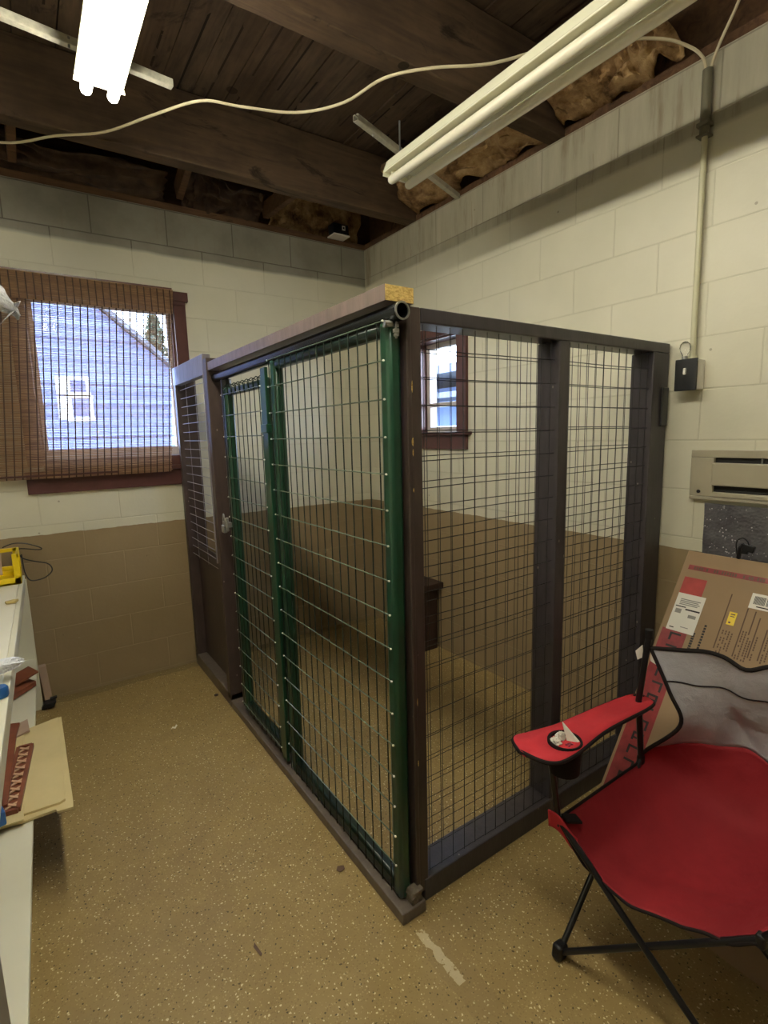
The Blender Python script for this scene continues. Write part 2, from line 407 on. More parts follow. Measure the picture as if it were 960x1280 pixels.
# ------------------------------------------------------------------ room shell
XR, YW, H, XL, YB, TH = 2.26, 3.49, 2.868, -.78, -2.3, .2
def wall_open(axis, c0, c1, a0, a1, z0, z1, holes):
    """wall slab with rectangular openings; axis 'x' = slab spans X between a0..a1 and thickness in Y c0..c1"""
    mb = MB(); us = sorted({a0, a1, *[h[0] for h in holes], *[h[1] for h in holes]}); zs = sorted({z0, z1, *[h[2] for h in holes], *[h[3] for h in holes]})
    for i in range(len(us)-1):
        for j in range(len(zs)-1):
            um, zm = (us[i]+us[i+1])/2, (zs[j]+zs[j+1])/2
            if any(h[0] < um < h[1] and h[2] < zm < h[3] for h in holes): continue
            if axis == 'x': mb.box(us[i], us[i+1], c0, c1, zs[j], zs[j+1])
            else: mb.box(c0, c1, us[i], us[i+1], zs[j], zs[j+1])
    return mb
W1 = (.075, .838, 1.40, 2.315)      # window_1 opening, x0 x1 z0 z1
W2 = (2.455, 2.90, 1.50, 2.105)      # window_2 opening, y0 y1 z0 z1
struct('floor', MB().box(XL-.2, XR+TH, YB-.2, YW+TH, -.1, 0), M['floor'])
struct('wall_far', wall_open('x', YW, YW+TH, XL-.2, XR+TH, 0, H, [W1]), M['wall_w'])
struct('wall_right', wall_open('y', XR, XR+TH, YB-.2, YW, 0, H, [W2]), M['wall_r'])
struct('wall_left', MB().box(XL-.2, XL, YB-.2, YW, 0, H), M['wall_r'])
struct('wall_back', MB().box(XL, XR, YB-.2, YB, 0, H), M['wall_w'])
# roof deck of boards (each board its own slight height) carried by heavy beams
rb = MB(); x = XL-.3
while x < XR+TH+.2:
    w = rnd.uniform(.125, .165); dz = rnd.uniform(0, .014)
    rb.box(x, x+w-rnd.uniform(.002, .009), YB-.3, YW+.3, 3.20+dz, 3.235+dz); x += w
rb.box(XL-.3, XR+TH+.3, YB-.3, YW+.3, 3.25, 3.30)
struct('ceiling', rb, M['plank'])
for k, yb in enumerate((2.87, 1.72, .57, -.58, -1.73)):
    b = MB().box(XL-.18, XR+.18, yb, yb+.09, 2.872 if k else 2.87, 3.198)
    o = struct('trim_%d' % (k+1), b, M['beam'], bevel=.006)
pl = MB().box(XL-.2, XR+.2, YW+.012, YW+.19, H, H+.045)
struct('trim_6', pl, M['plate'], bevel=.004)
struct('trim_7', MB().box(XR+.012, XR+.19, YB-.2, YW+.012, H, H+.045), M['plate'], bevel=.004)
struct('trim_8', MB().box(XL-.2, XR+TH, YW+.17, YW+.2, H+.045, 3.2), M['plate'])
struct('trim_9', MB().box(XR+.17, XR+.2, YB-.2, YW+.17, H+.045, 3.2), M['plate'])
struct('trim_10', MB().box(XL-.2, XL-.17, YB-.2, YW+.17, H, 3.2), M['plate'])
struct('trim_11', MB().box(XL-.17, XR+.17, YB-.2, YB-.17, H, 3.2), M['plate'])
# short blocking pieces between the end beam and the far wall plate
for i, (bx, tilt) in enumerate(((.90, .03), (1.50, -.02), (.10, 0))):
    b = MB().obox((bx, 3.235, 2.985), (.019, 0, 0), (tilt, .26, .0), (0, .02, .05))
    struct('trim_%d' % (12+i), b, M['plate'], bevel=.003)

# ------------------------------------------------------------------ window 1 with maroon casing
def window_far():
    x0, x1, z0, z1 = W1
    w = bpy.data.objects.new('window_1', None); C.objects.link(w); w.location = (x0, YW, z0); w['kind'] = 'structure'
    c = .078
    t = MB(); t.box(x0-c, x1+c-.005, YW-.024, YW-.001, z1, z1+c); t.box(x0-c-.03, x1+c+.012, YW-.03, YW-.001, z1+c-.055, z1+c)
    t.box(x1, x1+c-.005, YW-.022, YW-.001, z0-.03, z1); t.box(x0-c, x0, YW-.022, YW-.001, z0-.03, z1)
    build('casing', t, M['trim'], w, bevel=.003)
    build('sill', MB().box(x0-c-.02, x1+c+.01, YW-.05, YW+.12, z0-.085, z0-.06).box(x0, x1, YW-.04, YW+.13, z0-.06, z0), M['trim'], w, bevel=.004)
    build('apron', MB().box(x0-c-.012, x1+c, YW-.024, YW-.001, z0-.185, z0-.085), M['trim'], w, bevel=.003)
    j = MB().box(x0, x0+.012, YW, YW+.16, z0, z1).box(x1-.012, x1, YW, YW+.16, z0, z1).box(x0, x1, YW, YW+.16, z1-.012, z1)
    build('jamb', j, M['trim'], w)
    s = MB(); a = .022; xa, xb, za, zb = x0+.012, x1-.012, z0, z1-.012
    for (p, q, r_, t_) in ((xa, xa+a, za, zb), (xb-a, xb, za, zb), (xa+a, xb-a, za, za+.055), (xa+a, xb-a, zb-.04, zb)): s.box(p, q, YW+.035, YW+.065, r_, t_)
    sh = build('sash', s, M['sash'], w, bevel=.003)
    build('pane', MB().box(xa+a, xb-a, YW+.048, YW+.052, za+.055, zb-.04), M['glass'], sh)
window_far()
def window_right():
    y0, y1, z0, z1 = W2
    w = bpy.data.objects.new('window_2', None); C.objects.link(w); w.location = (XR, y0, z0); w['kind'] = 'structure'
    c = .088
    t = MB(); t.box(XR-.022, XR-.001, y0-c, y0, z0, z1+.06); t.box(XR-.022, XR-.001, y1, y1+c, z0, z1+.06); t.box(XR-.022, XR-.001, y0, y1, z1, z1+.06)
    build('casing', t, M['trim'], w, bevel=.003)
    build('sill', MB().box(XR-.05, XR+.1, y0-c-.03, y1+c+.03, z0-.02, z0), M['trim'], w, bevel=.004)
    build('apron', MB().box(XR-.022, XR-.001, y0-c, y1+c, z0-.11, z0-.02), M['trim'], w, bevel=.003)
    build('jamb', MB().box(XR, XR+.16, y0, y0+.012, z0, z1).box(XR, XR+.16, y1-.012, y1, z0, z1).box(XR, XR+.16, y0, y1, z1-.012, z1), M['trim'], w)
    s = MB(); a = .035; ya, yb, za, zb = y0+.012, y1-.012, z0, z1-.012; zm = z0+.17
    for (p, q, r_, t_) in ((ya, ya+a, za, zb), (yb-a, yb, za, zb), (ya+a, yb-a, za, za+a), (ya+a, yb-a, zb-a, zb), (ya+a, yb-a, zm, zm+.03)): s.box(XR+.1, XR+.14, p, q, r_, t_)
    sh = build('sash', s, M['sash'], w, bevel=.003)
    build('pane', MB().box(XR+.118, XR+.122, ya+a, yb-a, za+a, zm), M['glass'], sh); build('pane', MB().box(XR+.118, XR+.122, ya+a, yb-a, zm+.03, zb-a), M['glass'], sh)
window_right()

# ------------------------------------------------------------------ bamboo blind
def blind():
    xr, xl, zt, zb, yf = .822, -.46, 2.372, 1.302, YW-.075
    r = thing('bamboo_blind', (.18, yf, zb), 'woven bamboo roman shade hanging askew over the left window', 'window blind')
    sk = lambda z: (zt - z) * -.080
    s = MB(); z = zb
    while z < zt:
        h = rnd.uniform(.0034, .0052); dy = rnd.uniform(-.0012, .0012); k = sk(z)
        e0, e1 = rnd.uniform(-.006, .004), rnd.uniform(-.004, .005)
        s.obox(((xl+e0+xr+e1)/2+k, yf+dy, z+h/2), ((xr+e1-xl-e0)/2, 0, 0), (0, .0008, 0), (0, 0, h/2))
        z += h + rnd.choice((.0014, .0018, .0032))
    build('slats', s, M['bamboo'], r)
    v = MB(); z = zt - .125
    while z < zt + .01:
        h = rnd.uniform(.004, .006); k = sk(z); v.obox(((xl+xr)/2+k, yf-.018, z+h/2), ((xr-xl)/2+.004, 0, 0), (0, .0009, 0), (0, 0, h/2)); z += h+.0011
    va = build('valance', v, M['bamboo'], r)
    st = MB(); n = 36
    for i in range(n):
        x = xl + .015 + (xr-xl-.03)*i/(n-1)
        st.obox((x+sk((zb+zt)/2), yf-.003, (zb+zt)/2), (.003, 0, 0), (0, .001, 0), (-.5*sk(zb), 0, (zt-zb)/2))
    build('string', st, M['string'], r)
    st = MB()
    for i in range(n):
        x = xl + .015 + (xr-xl-.03)*i/(n-1); st.box(x-.003, x+.003, yf-.022, yf-.02, zt-.125, zt+.008)
    build('string', st, M['string'], va)
    build('bottom_bar', MB().box(xl+sk(zb), xr+sk(zb)-.3, yf-.004, yf+.006, zb+.012, zb+.022), M['trim'], r)
    build('head_rail', MB().box(xl, xr, yf-.015, YW-.032, zt, zt+.022), M['trim'], r)
blind()

# ------------------------------------------------------------------ dog kennel
KX = .80
K = thing('dog_kennel', (1.5, 2.3, 0), 'walk-in indoor dog kennel of dark painted lumber, green fence panels and wire mesh', 'dog kennel')
def kb(name, m, *b, bv=.004, parent=None, mi=None):
    mb = MB()
    for q in b: mb.box(*q)
    return build(name, mb, m, parent or K, bevel=bv)
# right face
kb('corner_post', M['kwood'], (.873, .889, 1.15, 1.25, .038, 1.838), (.891, .928, 1.158, 1.25, .038, 1.838))
kb('top_rail', M['kwood2'], (.928, 2.25, 1.158, 1.25, 1.798, 1.838))
kb('bottom_plate', M['kwood2'], (.91, 2.25, 1.155, 1.262, 0, .078))
kb('stud', M['kwood2'], (1.532, 1.585, 1.158, 1.255, .078, 1.798))
o = kb('stud', M['kwood2'], (2.13, 2.25, 1.158, 1.255, .078, 1.798)); kb('hinge_plate', M['black'], (2.195, 2.245, 1.150, 1.158, 1.50, 1.66), parent=o)
for (cx_, cz_, a_, b_) in ((.8875, 1.625, .0022, .016), (.8865, 1.475, .0035, .012), (.8875, 1.445, .0018, .010), (.8872, 1.34, .002, .006), (.8875, .70, .0016, .012), (.8868, .50, .002, .010)):
    build('paint_chip', MB().prism([(-a_, 0), (-a_*.4, b_*.8), (a_*.7, b_), (a_, -b_*.2), (a_*.5, -b_), (-a_*.6, -b_*.6)], 1.1494, 1.1504, lambda u, v, t: (cx_+u, t, cz_+v)), M['cut'], K)
def mesh_y(y, x0, x1, z0, z1, dx, dz, px, pz, r, name='wire_mesh', m='wire'):
    mb = MB(); x = px - math.floor((px-x0)/dx)*dx
    while x < x1:
        a = rnd.uniform(-.002, .002); mb.tube([(x, y, z0), (x+a, y, (z0+z1)/2), (x, y, z1)], r, 4, cap=False); x += dx
    z = pz - math.floor((pz-z0)/dz)*dz
    while z < z1:
        a = rnd.uniform(-.003, .003); n = 6
        mb.tube([(x0+(x1-x0)*i/n, y-r, z+math.sin(i*1.7+z*9)*.0018) for i in range(n+1)], r, 4, cap=False); z += dz
    return build(name, mb, M[m], K)
mesh_y(1.176, .93, 2.13, .05, 1.81, .0508, .0785, 1.202, 1.418, .0013)
mesh_y(1.256, .93, 2.13, .05, 1.81, .0508, .0775, 1.227, 1.427, .0013)
# long side: sill, top board, pipe
kb('sill_board', M['sill'], (KX, KX+.092, 1.128, 2.745, 0, .04))
tb = MB().box(.806, .899, 1.152, 3.0, 1.841, 1.882)
tb.box(.8065, .8985, 1.1505, 1.152, 1.8415, 1.8815, 1)
build('top_board', tb, [M['topb'], M['cut']], K, bevel=.002)
pp = MB(); pp.pipe((.838, 1.122, 1.813), (.845, 2.75, 1.806), .023, .019)
build('header_pipe', pp, M['pipein'], K, smooth=True)
build('pipe_rim', MB().pipe((.838, 1.119, 1.813), (.838, 1.123, 1.813), .0235, .0190), M['galv'], K)
br = MB().obox((.832, 1.165, 1.782), (.018,0,0), (0,.012,0), (0,0,.0035)).tube([(.838,1.150,1.80),(.838,1.150,1.748)], .0035, 8).tube([(.838,1.150,1.772),(.838,1.150,1.762)], .009, 6).tube([(.838,1.150,1.760),(.838,1.150,1.754)], .0075, 6).tube([(.808,1.16,1.786),(.83,1.155,1.786)], .007, 8)
build('clamp_bolt', br, M['galv'], K)
br = MB().tube([(.862,1.135,.05),(.862,1.18,.05)], .022, 12).obox((.862,1.15,.075), (.02,0,0), (0,.018,0), (.004,0,.008)).tube([(.875,1.134,.045),(.875,1.15,.045)], .008, 8).obox((.85,1.14,.058), (.008,0,.004), (0,.01,0), (-.004,0,.012))
build('foot_clamp', br, M['rust'], K, bevel=.003)
# green fence panel
def green_panel(y0, y1, z0, z1, px, name, rowz, dzr, dyr, topwave=False):
    X0, X1 = .822, .866
    P = bpy.data.objects.new(name, None); C.objects.link(P); P.location = (.844 - K.location.x, (y0+y1)/2 - K.location.y, z0); P.parent = K
    build('post', MB().box(X0, X1, y0, y0+.048, z0, z1), M['green'], P, bevel=.013, smooth=True)
    build('post', MB().box(X0, X1, y1-.048, y1, z0, z1), M['green'], P, bevel=.013, smooth=True)
    build('rail', MB().box(X0+.002, X1-.002, y0+.04, y1-.04, z1-.040, z1-.006), M['dgreen'], P, bevel=.012, smooth=True)
    build('rail', MB().box(X0+.002, X1-.002, y0+.04, y1-.04, z0+.003, z0+.055), M['dgreen'], P, bevel=.012, smooth=True)
    mb = MB(); y = px
    while y < y1: mb.tube([(X0-.004, y, z0+.01), (X0-.004+rnd.uniform(-.002,.002), y+rnd.uniform(-.002,.002), (z0+z1)/2), (X0-.004, y, z1-.004)], .0021, 5, cap=False); y += dyr
    z = rowz
    while z > z0+.04:
        mb.tube([(X0-.0085, y0+.012, z), (X0-.0085, y1-.004, z)], .0021, 5, mi=1)
        for ye in (y0+.012, y1-.006): mb.lathe([(0,-.0034),(.003,-.0022),(.0036,0),(.003,.0022),(0,.0034)], (X0-.0085, ye, z), 8, 2)
        z -= dzr
    build('wire_grid', mb, [M['gwire'], M['growire'], M['label']], P)
    return P
pa = green_panel(1.165, 1.985, .042, 1.80, 1.212, 'fence_panel', 1.795, .1017, .0508)
ga = green_panel(2.055, 2.585, .060, 1.742, 2.09, 'gate', 1.705, .1, .0565)
# gate top bar sleeve with wire hooks, striking bar and clip
y = 2.09
while y < 2.56: build('hook', MB().tube([(.815, y, 1.70), (.812, y, 1.738), (.83, y, 1.752), (.85, y, 1.745)], .0024, 5), M['gwire'], ga); y += .0565
build('strike_bar', MB().box(.814, .828, 2.012, 2.062, .06, 1.775), M['green'], ga, bevel=.003)
build('clip', MB().box(.806, .836, 2.005, 2.068, 1.515, 1.55), M['green'], ga, bevel=.003)
build('latch', MB().box(.798, .822, 2.57, 2.66, 1.05, 1.075).tube([(.80,2.585,1.03),(.80,2.585,1.10)], .008, 10), M['galv'], ga, bevel=.002)
# left bay
kb('stud', M['kwood'], (KX, KX+.09, 2.745, 2.80, .04, 1.905)); kb('stud', M['kwood'], (KX, KX+.125, 3.425, 3.465, .04, 1.86))
build('hinge_tube', MB().tube([(.862, 2.64, .05), (.862, 2.64, 1.79)], .026, 16), M['black'], K, smooth=True)
kb('bottom_plate', M['sill'], (KX, KX+.095, 2.745, 3.465, 0, .076))
kb('cap_board', M['cap'], (KX-.002, KX+.04, 2.80, 3.465, 1.825, 1.932))
kb('lit_batten', M['cap'], (KX-.004, KX+.002, 2.80, 2.812, .82, 1.83))  # lit stud edge painted pale, only on its upper part
kb('kick_panel', M['kwood'], (KX+.060, KX+.072, 2.80, 3.425, .076, .82), bv=.001)
mb = MB(); z = .7665
while z < 1.83: mb.tube([(KX+.028, 2.80, z), (KX+.028+rnd.uniform(-.003,.003), 3.1, z+rnd.uniform(-.003,.003)), (KX+.028, 3.425, z)], .0017, 5); z += .0515
y = 2.90
while y < 3.425: mb.tube([(KX+.031, y, .75), (KX+.031, y, 1.83)], .0011, 4); y += .2
build('wire_mesh', mb, M['lwire'], K)
# padlock
pk = thing('padlock', (.808, 2.64, 1.03), 'small brass-grey padlock hanging from the kennel gate latch', 'padlock')
build('body', MB().box(.792, .812, 2.625, 2.665, 1.015, 1.055), M['galv'], pk, bevel=.004)
build('shackle', MB().tube(spline([(.802,2.631,1.05),(.802,2.631,1.09),(.802,2.645,1.112),(.802,2.659,1.09),(.802,2.659,1.05)], 5), .0035, 8), M['galv'], pk, smooth=True)
# low dark stand inside the kennel
sd = thing('kennel_stand', (2.15, 2.76, 0), 'low dark brown wooden stand inside the kennel against the right wall', 'stand')
build('top', MB().box(2.00, 2.257, 2.61, 2.91, .445, .485), M['box_dark'], sd, bevel=.004)
build('panel', MB().box(2.04, 2.24, 2.66, 2.68, .0, .445).box(2.04, 2.24, 2.86, 2.88, 0, .445).box(2.22, 2.24, 2.68, 2.86, .03, .445).box(2.04,2.24,2.68,2.86,.05,.07), M['box_dark'], sd, bevel=.003)

# ------------------------------------------------------------------ fluorescent fixtures
def fixture(xa, yend, ztube, lit, label, sp=.088):
    """two-lamp channel 2.44 m long; tubes at xa and xa+.096"""
    L = 2.44; xc = xa+sp/2; g = 'two-lamp fluorescent strips under the roof beams'
    te = 0 if lit else -.030
    r = thing('fluorescent_fixture', (xc, yend-L/2, ztube-.02), label, 'ceiling light')
    z = ztube
    prof = [(-.082, .030), (-.078, .036), (-.064, .074), (-.060, .080), (.060, .080), (.064, .074), (.078, .036), (.082, .030), (.080,.026), (.030, .034), (.016, .020), (-.016, .020), (-.030, .034), (-.080,.026)]
    build('housing', MB().prism(prof, yend-L, yend-.022, lambda u, v, t: (xc+u, t, z+v)), M['fix'], r, bevel=.002)
    pr = [(-.086,-.006),(-.080,.040),(-.058,.108),(.058,.108),(.080,.040),(.086,-.006),(.05,-.004),(-.05,-.004)]
    for ye in (yend-.022, yend-L-.006):
        e = build('end_cap', MB().prism([(-.084,.012),(-.080,.036),(-.062,.077),(.062,.077),(.080,.036),(.084,.012)], ye, ye+.006, lambda u, v, t: (xc+u, t, z+v)), M['fix'], r)
    if not lit:
        for yy in (yend-.035, yend-2.2): build('hanger_rod', MB().tube([(xc, yy, z+.078), (xc, yy, 2.872)], .004, 8), M['galv'], r)
    for s in (0, sp):
        for ye in (yend-.055, yend-L+.004):
            build('lamp_holder', MB().box(xa+s-.009, xa+s+.009, ye, ye+.016, z-.012, z+.036), M['fix'], r, bevel=.003)
        build('tube', MB().tube([(xa+s, yend+te+.012, z), (xa+s, yend+te+.008, z), (xa+s, yend+te, z), (xa+s, yend+te-.01, z), (xa+s, yend-L+.03, z), (xa+s, yend-L+.02, z)], [.008,.014,.018,.019,.019,.015], 20), M['tube'] if lit else M['tubeoff'], r, smooth=True)
    return r
fixture(.318, 2.318, 2.763, True, 'lit two-tube fluorescent strip glowing at upper left')
fixture(1.475, 2.065, 2.620, False, 'unlit cream two-tube fluorescent strip at upper right', .094)
def strut(p, q, w=.013, h=.012):
    p, q = Vector(p), Vector(q); d = (q-p).normalized(); s = d.cross(Vector((0,0,1))).normalized(); u = Vector((0,0,1))
    mb = MB(); c = (p+q)/2; L = (q-p).length/2
    mb.obox(c - u*h, d*L, s*w, u*.0015).obox(c + s*w, d*L, s*.0015, u*h).obox(c - s*w, d*L, s*.0015, u*h).obox(c + s*(w-.005) + u*h, d*L, s*.005, u*.0015).obox(c - s*(w-.005) + u*h, d*L, s*.005, u*.0015)
    return mb
def strut_thing(p, q, label, mids):
    r = thing('strut_channel', ((p[0]+q[0])/2, (p[1]+q[1])/2, p[2]), label, 'metal strut')
    build('channel', strut(p, q), M['rail'], r)
    for (x, y) in mids:
        build('hanger_bolt', MB().tube([(x, y, p[2]-.024), (x, y, p[2]+.004)], .004, 8).tube([(x, y, p[2]+.0), (x, y, p[2]+.008)], .009, 6), M['galv'], r)
strut_thing((-.70, 2.14, 2.867), (.62, 2.30, 2.867), 'perforated metal strut crossing above the lit fluorescent strip', [(.27, 2.25), (.42, 2.262)])
strut_thing((1.34, 2.105, 2.867), (2.25, 2.445, 2.867), 'pale metal strut crossing above the unlit fluorescent strip', [(1.46, 2.15)])
# cables
tag(build('ceiling_cable', MB().tube(spline([(-.30,3.15,2.86),(.0515,3.087,2.85),(.26,2.90,2.852),(.434,2.755,2.85),(.588,2.522,2.852),(.733,2.325,2.856),(.878,2.265,2.85),(1.09,2.178,2.848),(1.229,2.016,2.85),(1.291,1.816,2.856),(1.414,1.675,2.858),(1.592,1.538,2.86),(1.80,1.36,2.90),(2.09,1.20,2.93),(2.20,1.13,2.905),(2.232,1.085,2.85),(2.238,1.075,2.79)], 6), .0055, 8), M['cable'], smooth=True), 'off-white cable looping across under the roof beams into the wall conduit', 'cable')
tag(build('ceiling_cable', MB().tube(spline([(2.238,1.062,2.79),(2.235,1.05,2.83),(2.225,1.02,2.88),(2.21,.97,2.95),(2.20,.93,3.03),(2.20,.90,3.19)], 6), .0055, 8), M['cable'], smooth=True), 'short off-white cable rising steeply from the conduit top at upper right', 'cable')
cd = thing('wall_conduit', (2.24, 1.068, 1.76), 'cream painted conduit with a dark sleeve running down the right block wall', 'conduit')
build('pipe', MB().tube([(2.238, 1.066, 2.58), (2.238, 1.062, 1.76)], .011, 12), M['condu'], cd, smooth=True)
build('sleeve', MB().tube([(2.236, 1.068, 2.805), (2.236, 1.067, 2.575)], .0175, 14), M['dcond'], cd, smooth=True)
build('strap', MB().box(2.215, 2.259, 1.045, 1.09, 2.61, 2.625), M['dcond'], cd, bevel=.003); build('strap', MB().box(2.215, 2.259, 1.045, 1.09, 2.575, 2.583), M['dcond'], cd, bevel=.003)
build('coupling', MB().tube([(2.238, 1.062, 1.775), (2.238, 1.062, 1.757)], .017, 12), M['condu'], cd, smooth=True)
eb = thing('switch_box', (2.23, 1.06, 1.65), 'black and white electrical box on the right wall under the conduit', 'switch box')
build('body', MB().box(2.196, 2.259, 1.022, 1.098, 1.642, 1.757), M['label'], eb, bevel=.003)
build('cover', MB().box(2.186, 2.196, 1.018, 1.102, 1.638, 1.761), M['blackp'], eb, bevel=.003)
build('switch', MB().box(2.176, 2.186, 1.056, 1.066, 1.70, 1.725), M['label'], eb, bevel=.002)
lb = thing('glass_bulb', (2.205, 1.078, 1.762), 'small clear glass bulb standing on top of the switch box', 'light bulb')
build('globe', MB().lathe([(.0,0),(.008,0),(.011,.012),(.017,.024),(.020,.038),(.017,.052),(.009,.061),(0,.064)], (2.21, 1.078, 1.768), 20), M['bulbg'], lb, smooth=True)
build('socket', MB().lathe([(0,-.006),(.011,-.006),(.011,.006),(0,.006)], (2.21, 1.078, 1.768), 16), M['galv'], lb, smooth=True)
# little black device on the far wall plate
dv = thing('junction_device', (2.02, 3.44, 2.93), 'small black box with a white mark on the far wall plate near the corner', 'device')
build('body', MB().obox((2.02, 3.45, 2.95), (.062,0,0), (0,.04,0), (0,.004,.036)), M['blackp'], dv, bevel=.004)
build('base', MB().box(1.955, 2.085, 3.40, 3.50, 2.904, 2.914), M['label'], dv, bevel=.002)
build('mark', MB().box(2.025, 2.05, 3.4045, 3.4075, 2.942, 2.972).box(2.031,2.044,3.4035,3.4045,2.95,2.964,1), [M['label'], M['blackink']], dv)

# torn insulation batts and paper on the wall plates
def crumple(name, x0, x1, y0, y1, z0, z1, seed, label, face='x', mat='insul'):
    mb = MB(); nu, nv = 60, 22
    def fn(u, v):
        n1 = noise.noise(Vector((u*5+seed, v*2.5, seed*1.3))); n2 = noise.noise(Vector((u*14+seed, v*7, 2.1))); n3 = noise.noise(Vector((u*2.5, seed, 4)))
        edge = .5+.5*n3
        if face == 'x':
            return (x0+(x1-x0)*(v**.8)+n1*.12+n2*.07, y0+(y1-y0)*u+n2*.03, z0+(z1-z0)*v*(.30+.75*edge)+(n1*.09+n2*.05)*v)
        return (x0+(x1-x0)*u+n2*.03, y0+(y1-y0)*(v**.8)+n1*.05+n2*.02, z0+(z1-z0)*v*(.45+.65*edge)+n1*.05+n2*.02)
    mb.grid(nu, nv, fn)
    o = build(name, mb, M[mat], smooth=True, solid=.006, nofix=True, loc=((x0+x1)/2, (y0+y1)/2, z0))
    return tag(o, label, 'insulation', 'torn insulation on top of the walls')
crumple('torn_insulation', 2.27, 1.98, 1.83, 2.85, 2.905, 3.19, 3, 'torn brown insulation paper stuffed above the right wall behind the unlit fixture end')
crumple('torn_insulation', 2.26, 2.02, 1.16, 1.70, 2.905, 3.19, 8, 'large curling sheet of tan insulation paper above the right wall near the conduit')
crumple('torn_insulation', 1.55, 2.24, 3.60, 3.46, 2.92, 3.16, 12, 'yellowish torn insulation in the far corner of the roof beside the black box', face='y')
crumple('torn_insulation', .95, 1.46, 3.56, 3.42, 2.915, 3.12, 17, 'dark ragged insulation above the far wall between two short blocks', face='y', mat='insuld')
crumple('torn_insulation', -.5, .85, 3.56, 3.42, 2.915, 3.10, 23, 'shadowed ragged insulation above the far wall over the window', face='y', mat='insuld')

# ------------------------------------------------------------------ wall heater and foil
ht = thing('wall_heater', (2.25, .70, 1.20), 'beige metal wall heater with two dark slots on the right wall', 'heater')
build('frame', MB().box(2.236, 2.259, .36, 1.042, 1.372, 1.402).box(2.236, 2.259, .955, 1.042, 1.216, 1.372).box(2.236, 2.259, .36, .43, 1.216, 1.372).box(2.236, 2.259, .36, 1.042, 1.202, 1.216), M['beigem'], ht, bevel=.003)
build('grille_bar', MB().box(2.228, 2.25, .43, .96, 1.262, 1.352), M['beigem'], ht, bevel=.004)
build('lip', MB().box(2.232, 2.25, .43, .955, 1.216, 1.236), M['beigem'], ht, bevel=.003)
build('recess', MB().box(2.252, 2.258, .43, .955, 1.216, 1.374), M['slot'], ht)
build('fin', MB().box(2.24, 2.252, .79, .796, 1.352, 1.372), M['galv'], ht)
build('screw', MB().tube([(2.232, 1.005, 1.235), (2.237, 1.005, 1.235)], .007, 10), M['slot'], ht)
tag(build('foil_panel', MB().grid(24, 8, lambda u, v: (2.249+.004*math.sin(u*21)*math.sin(v*9), .30+u*.685-.01*(1-v), .80+.388*v)), M['foil'], solid=.006, loc=(2.25, .64, .80), nofix=True), 'dark sparkling foil-faced foam sheet on the wall below the heater', 'foil panel')

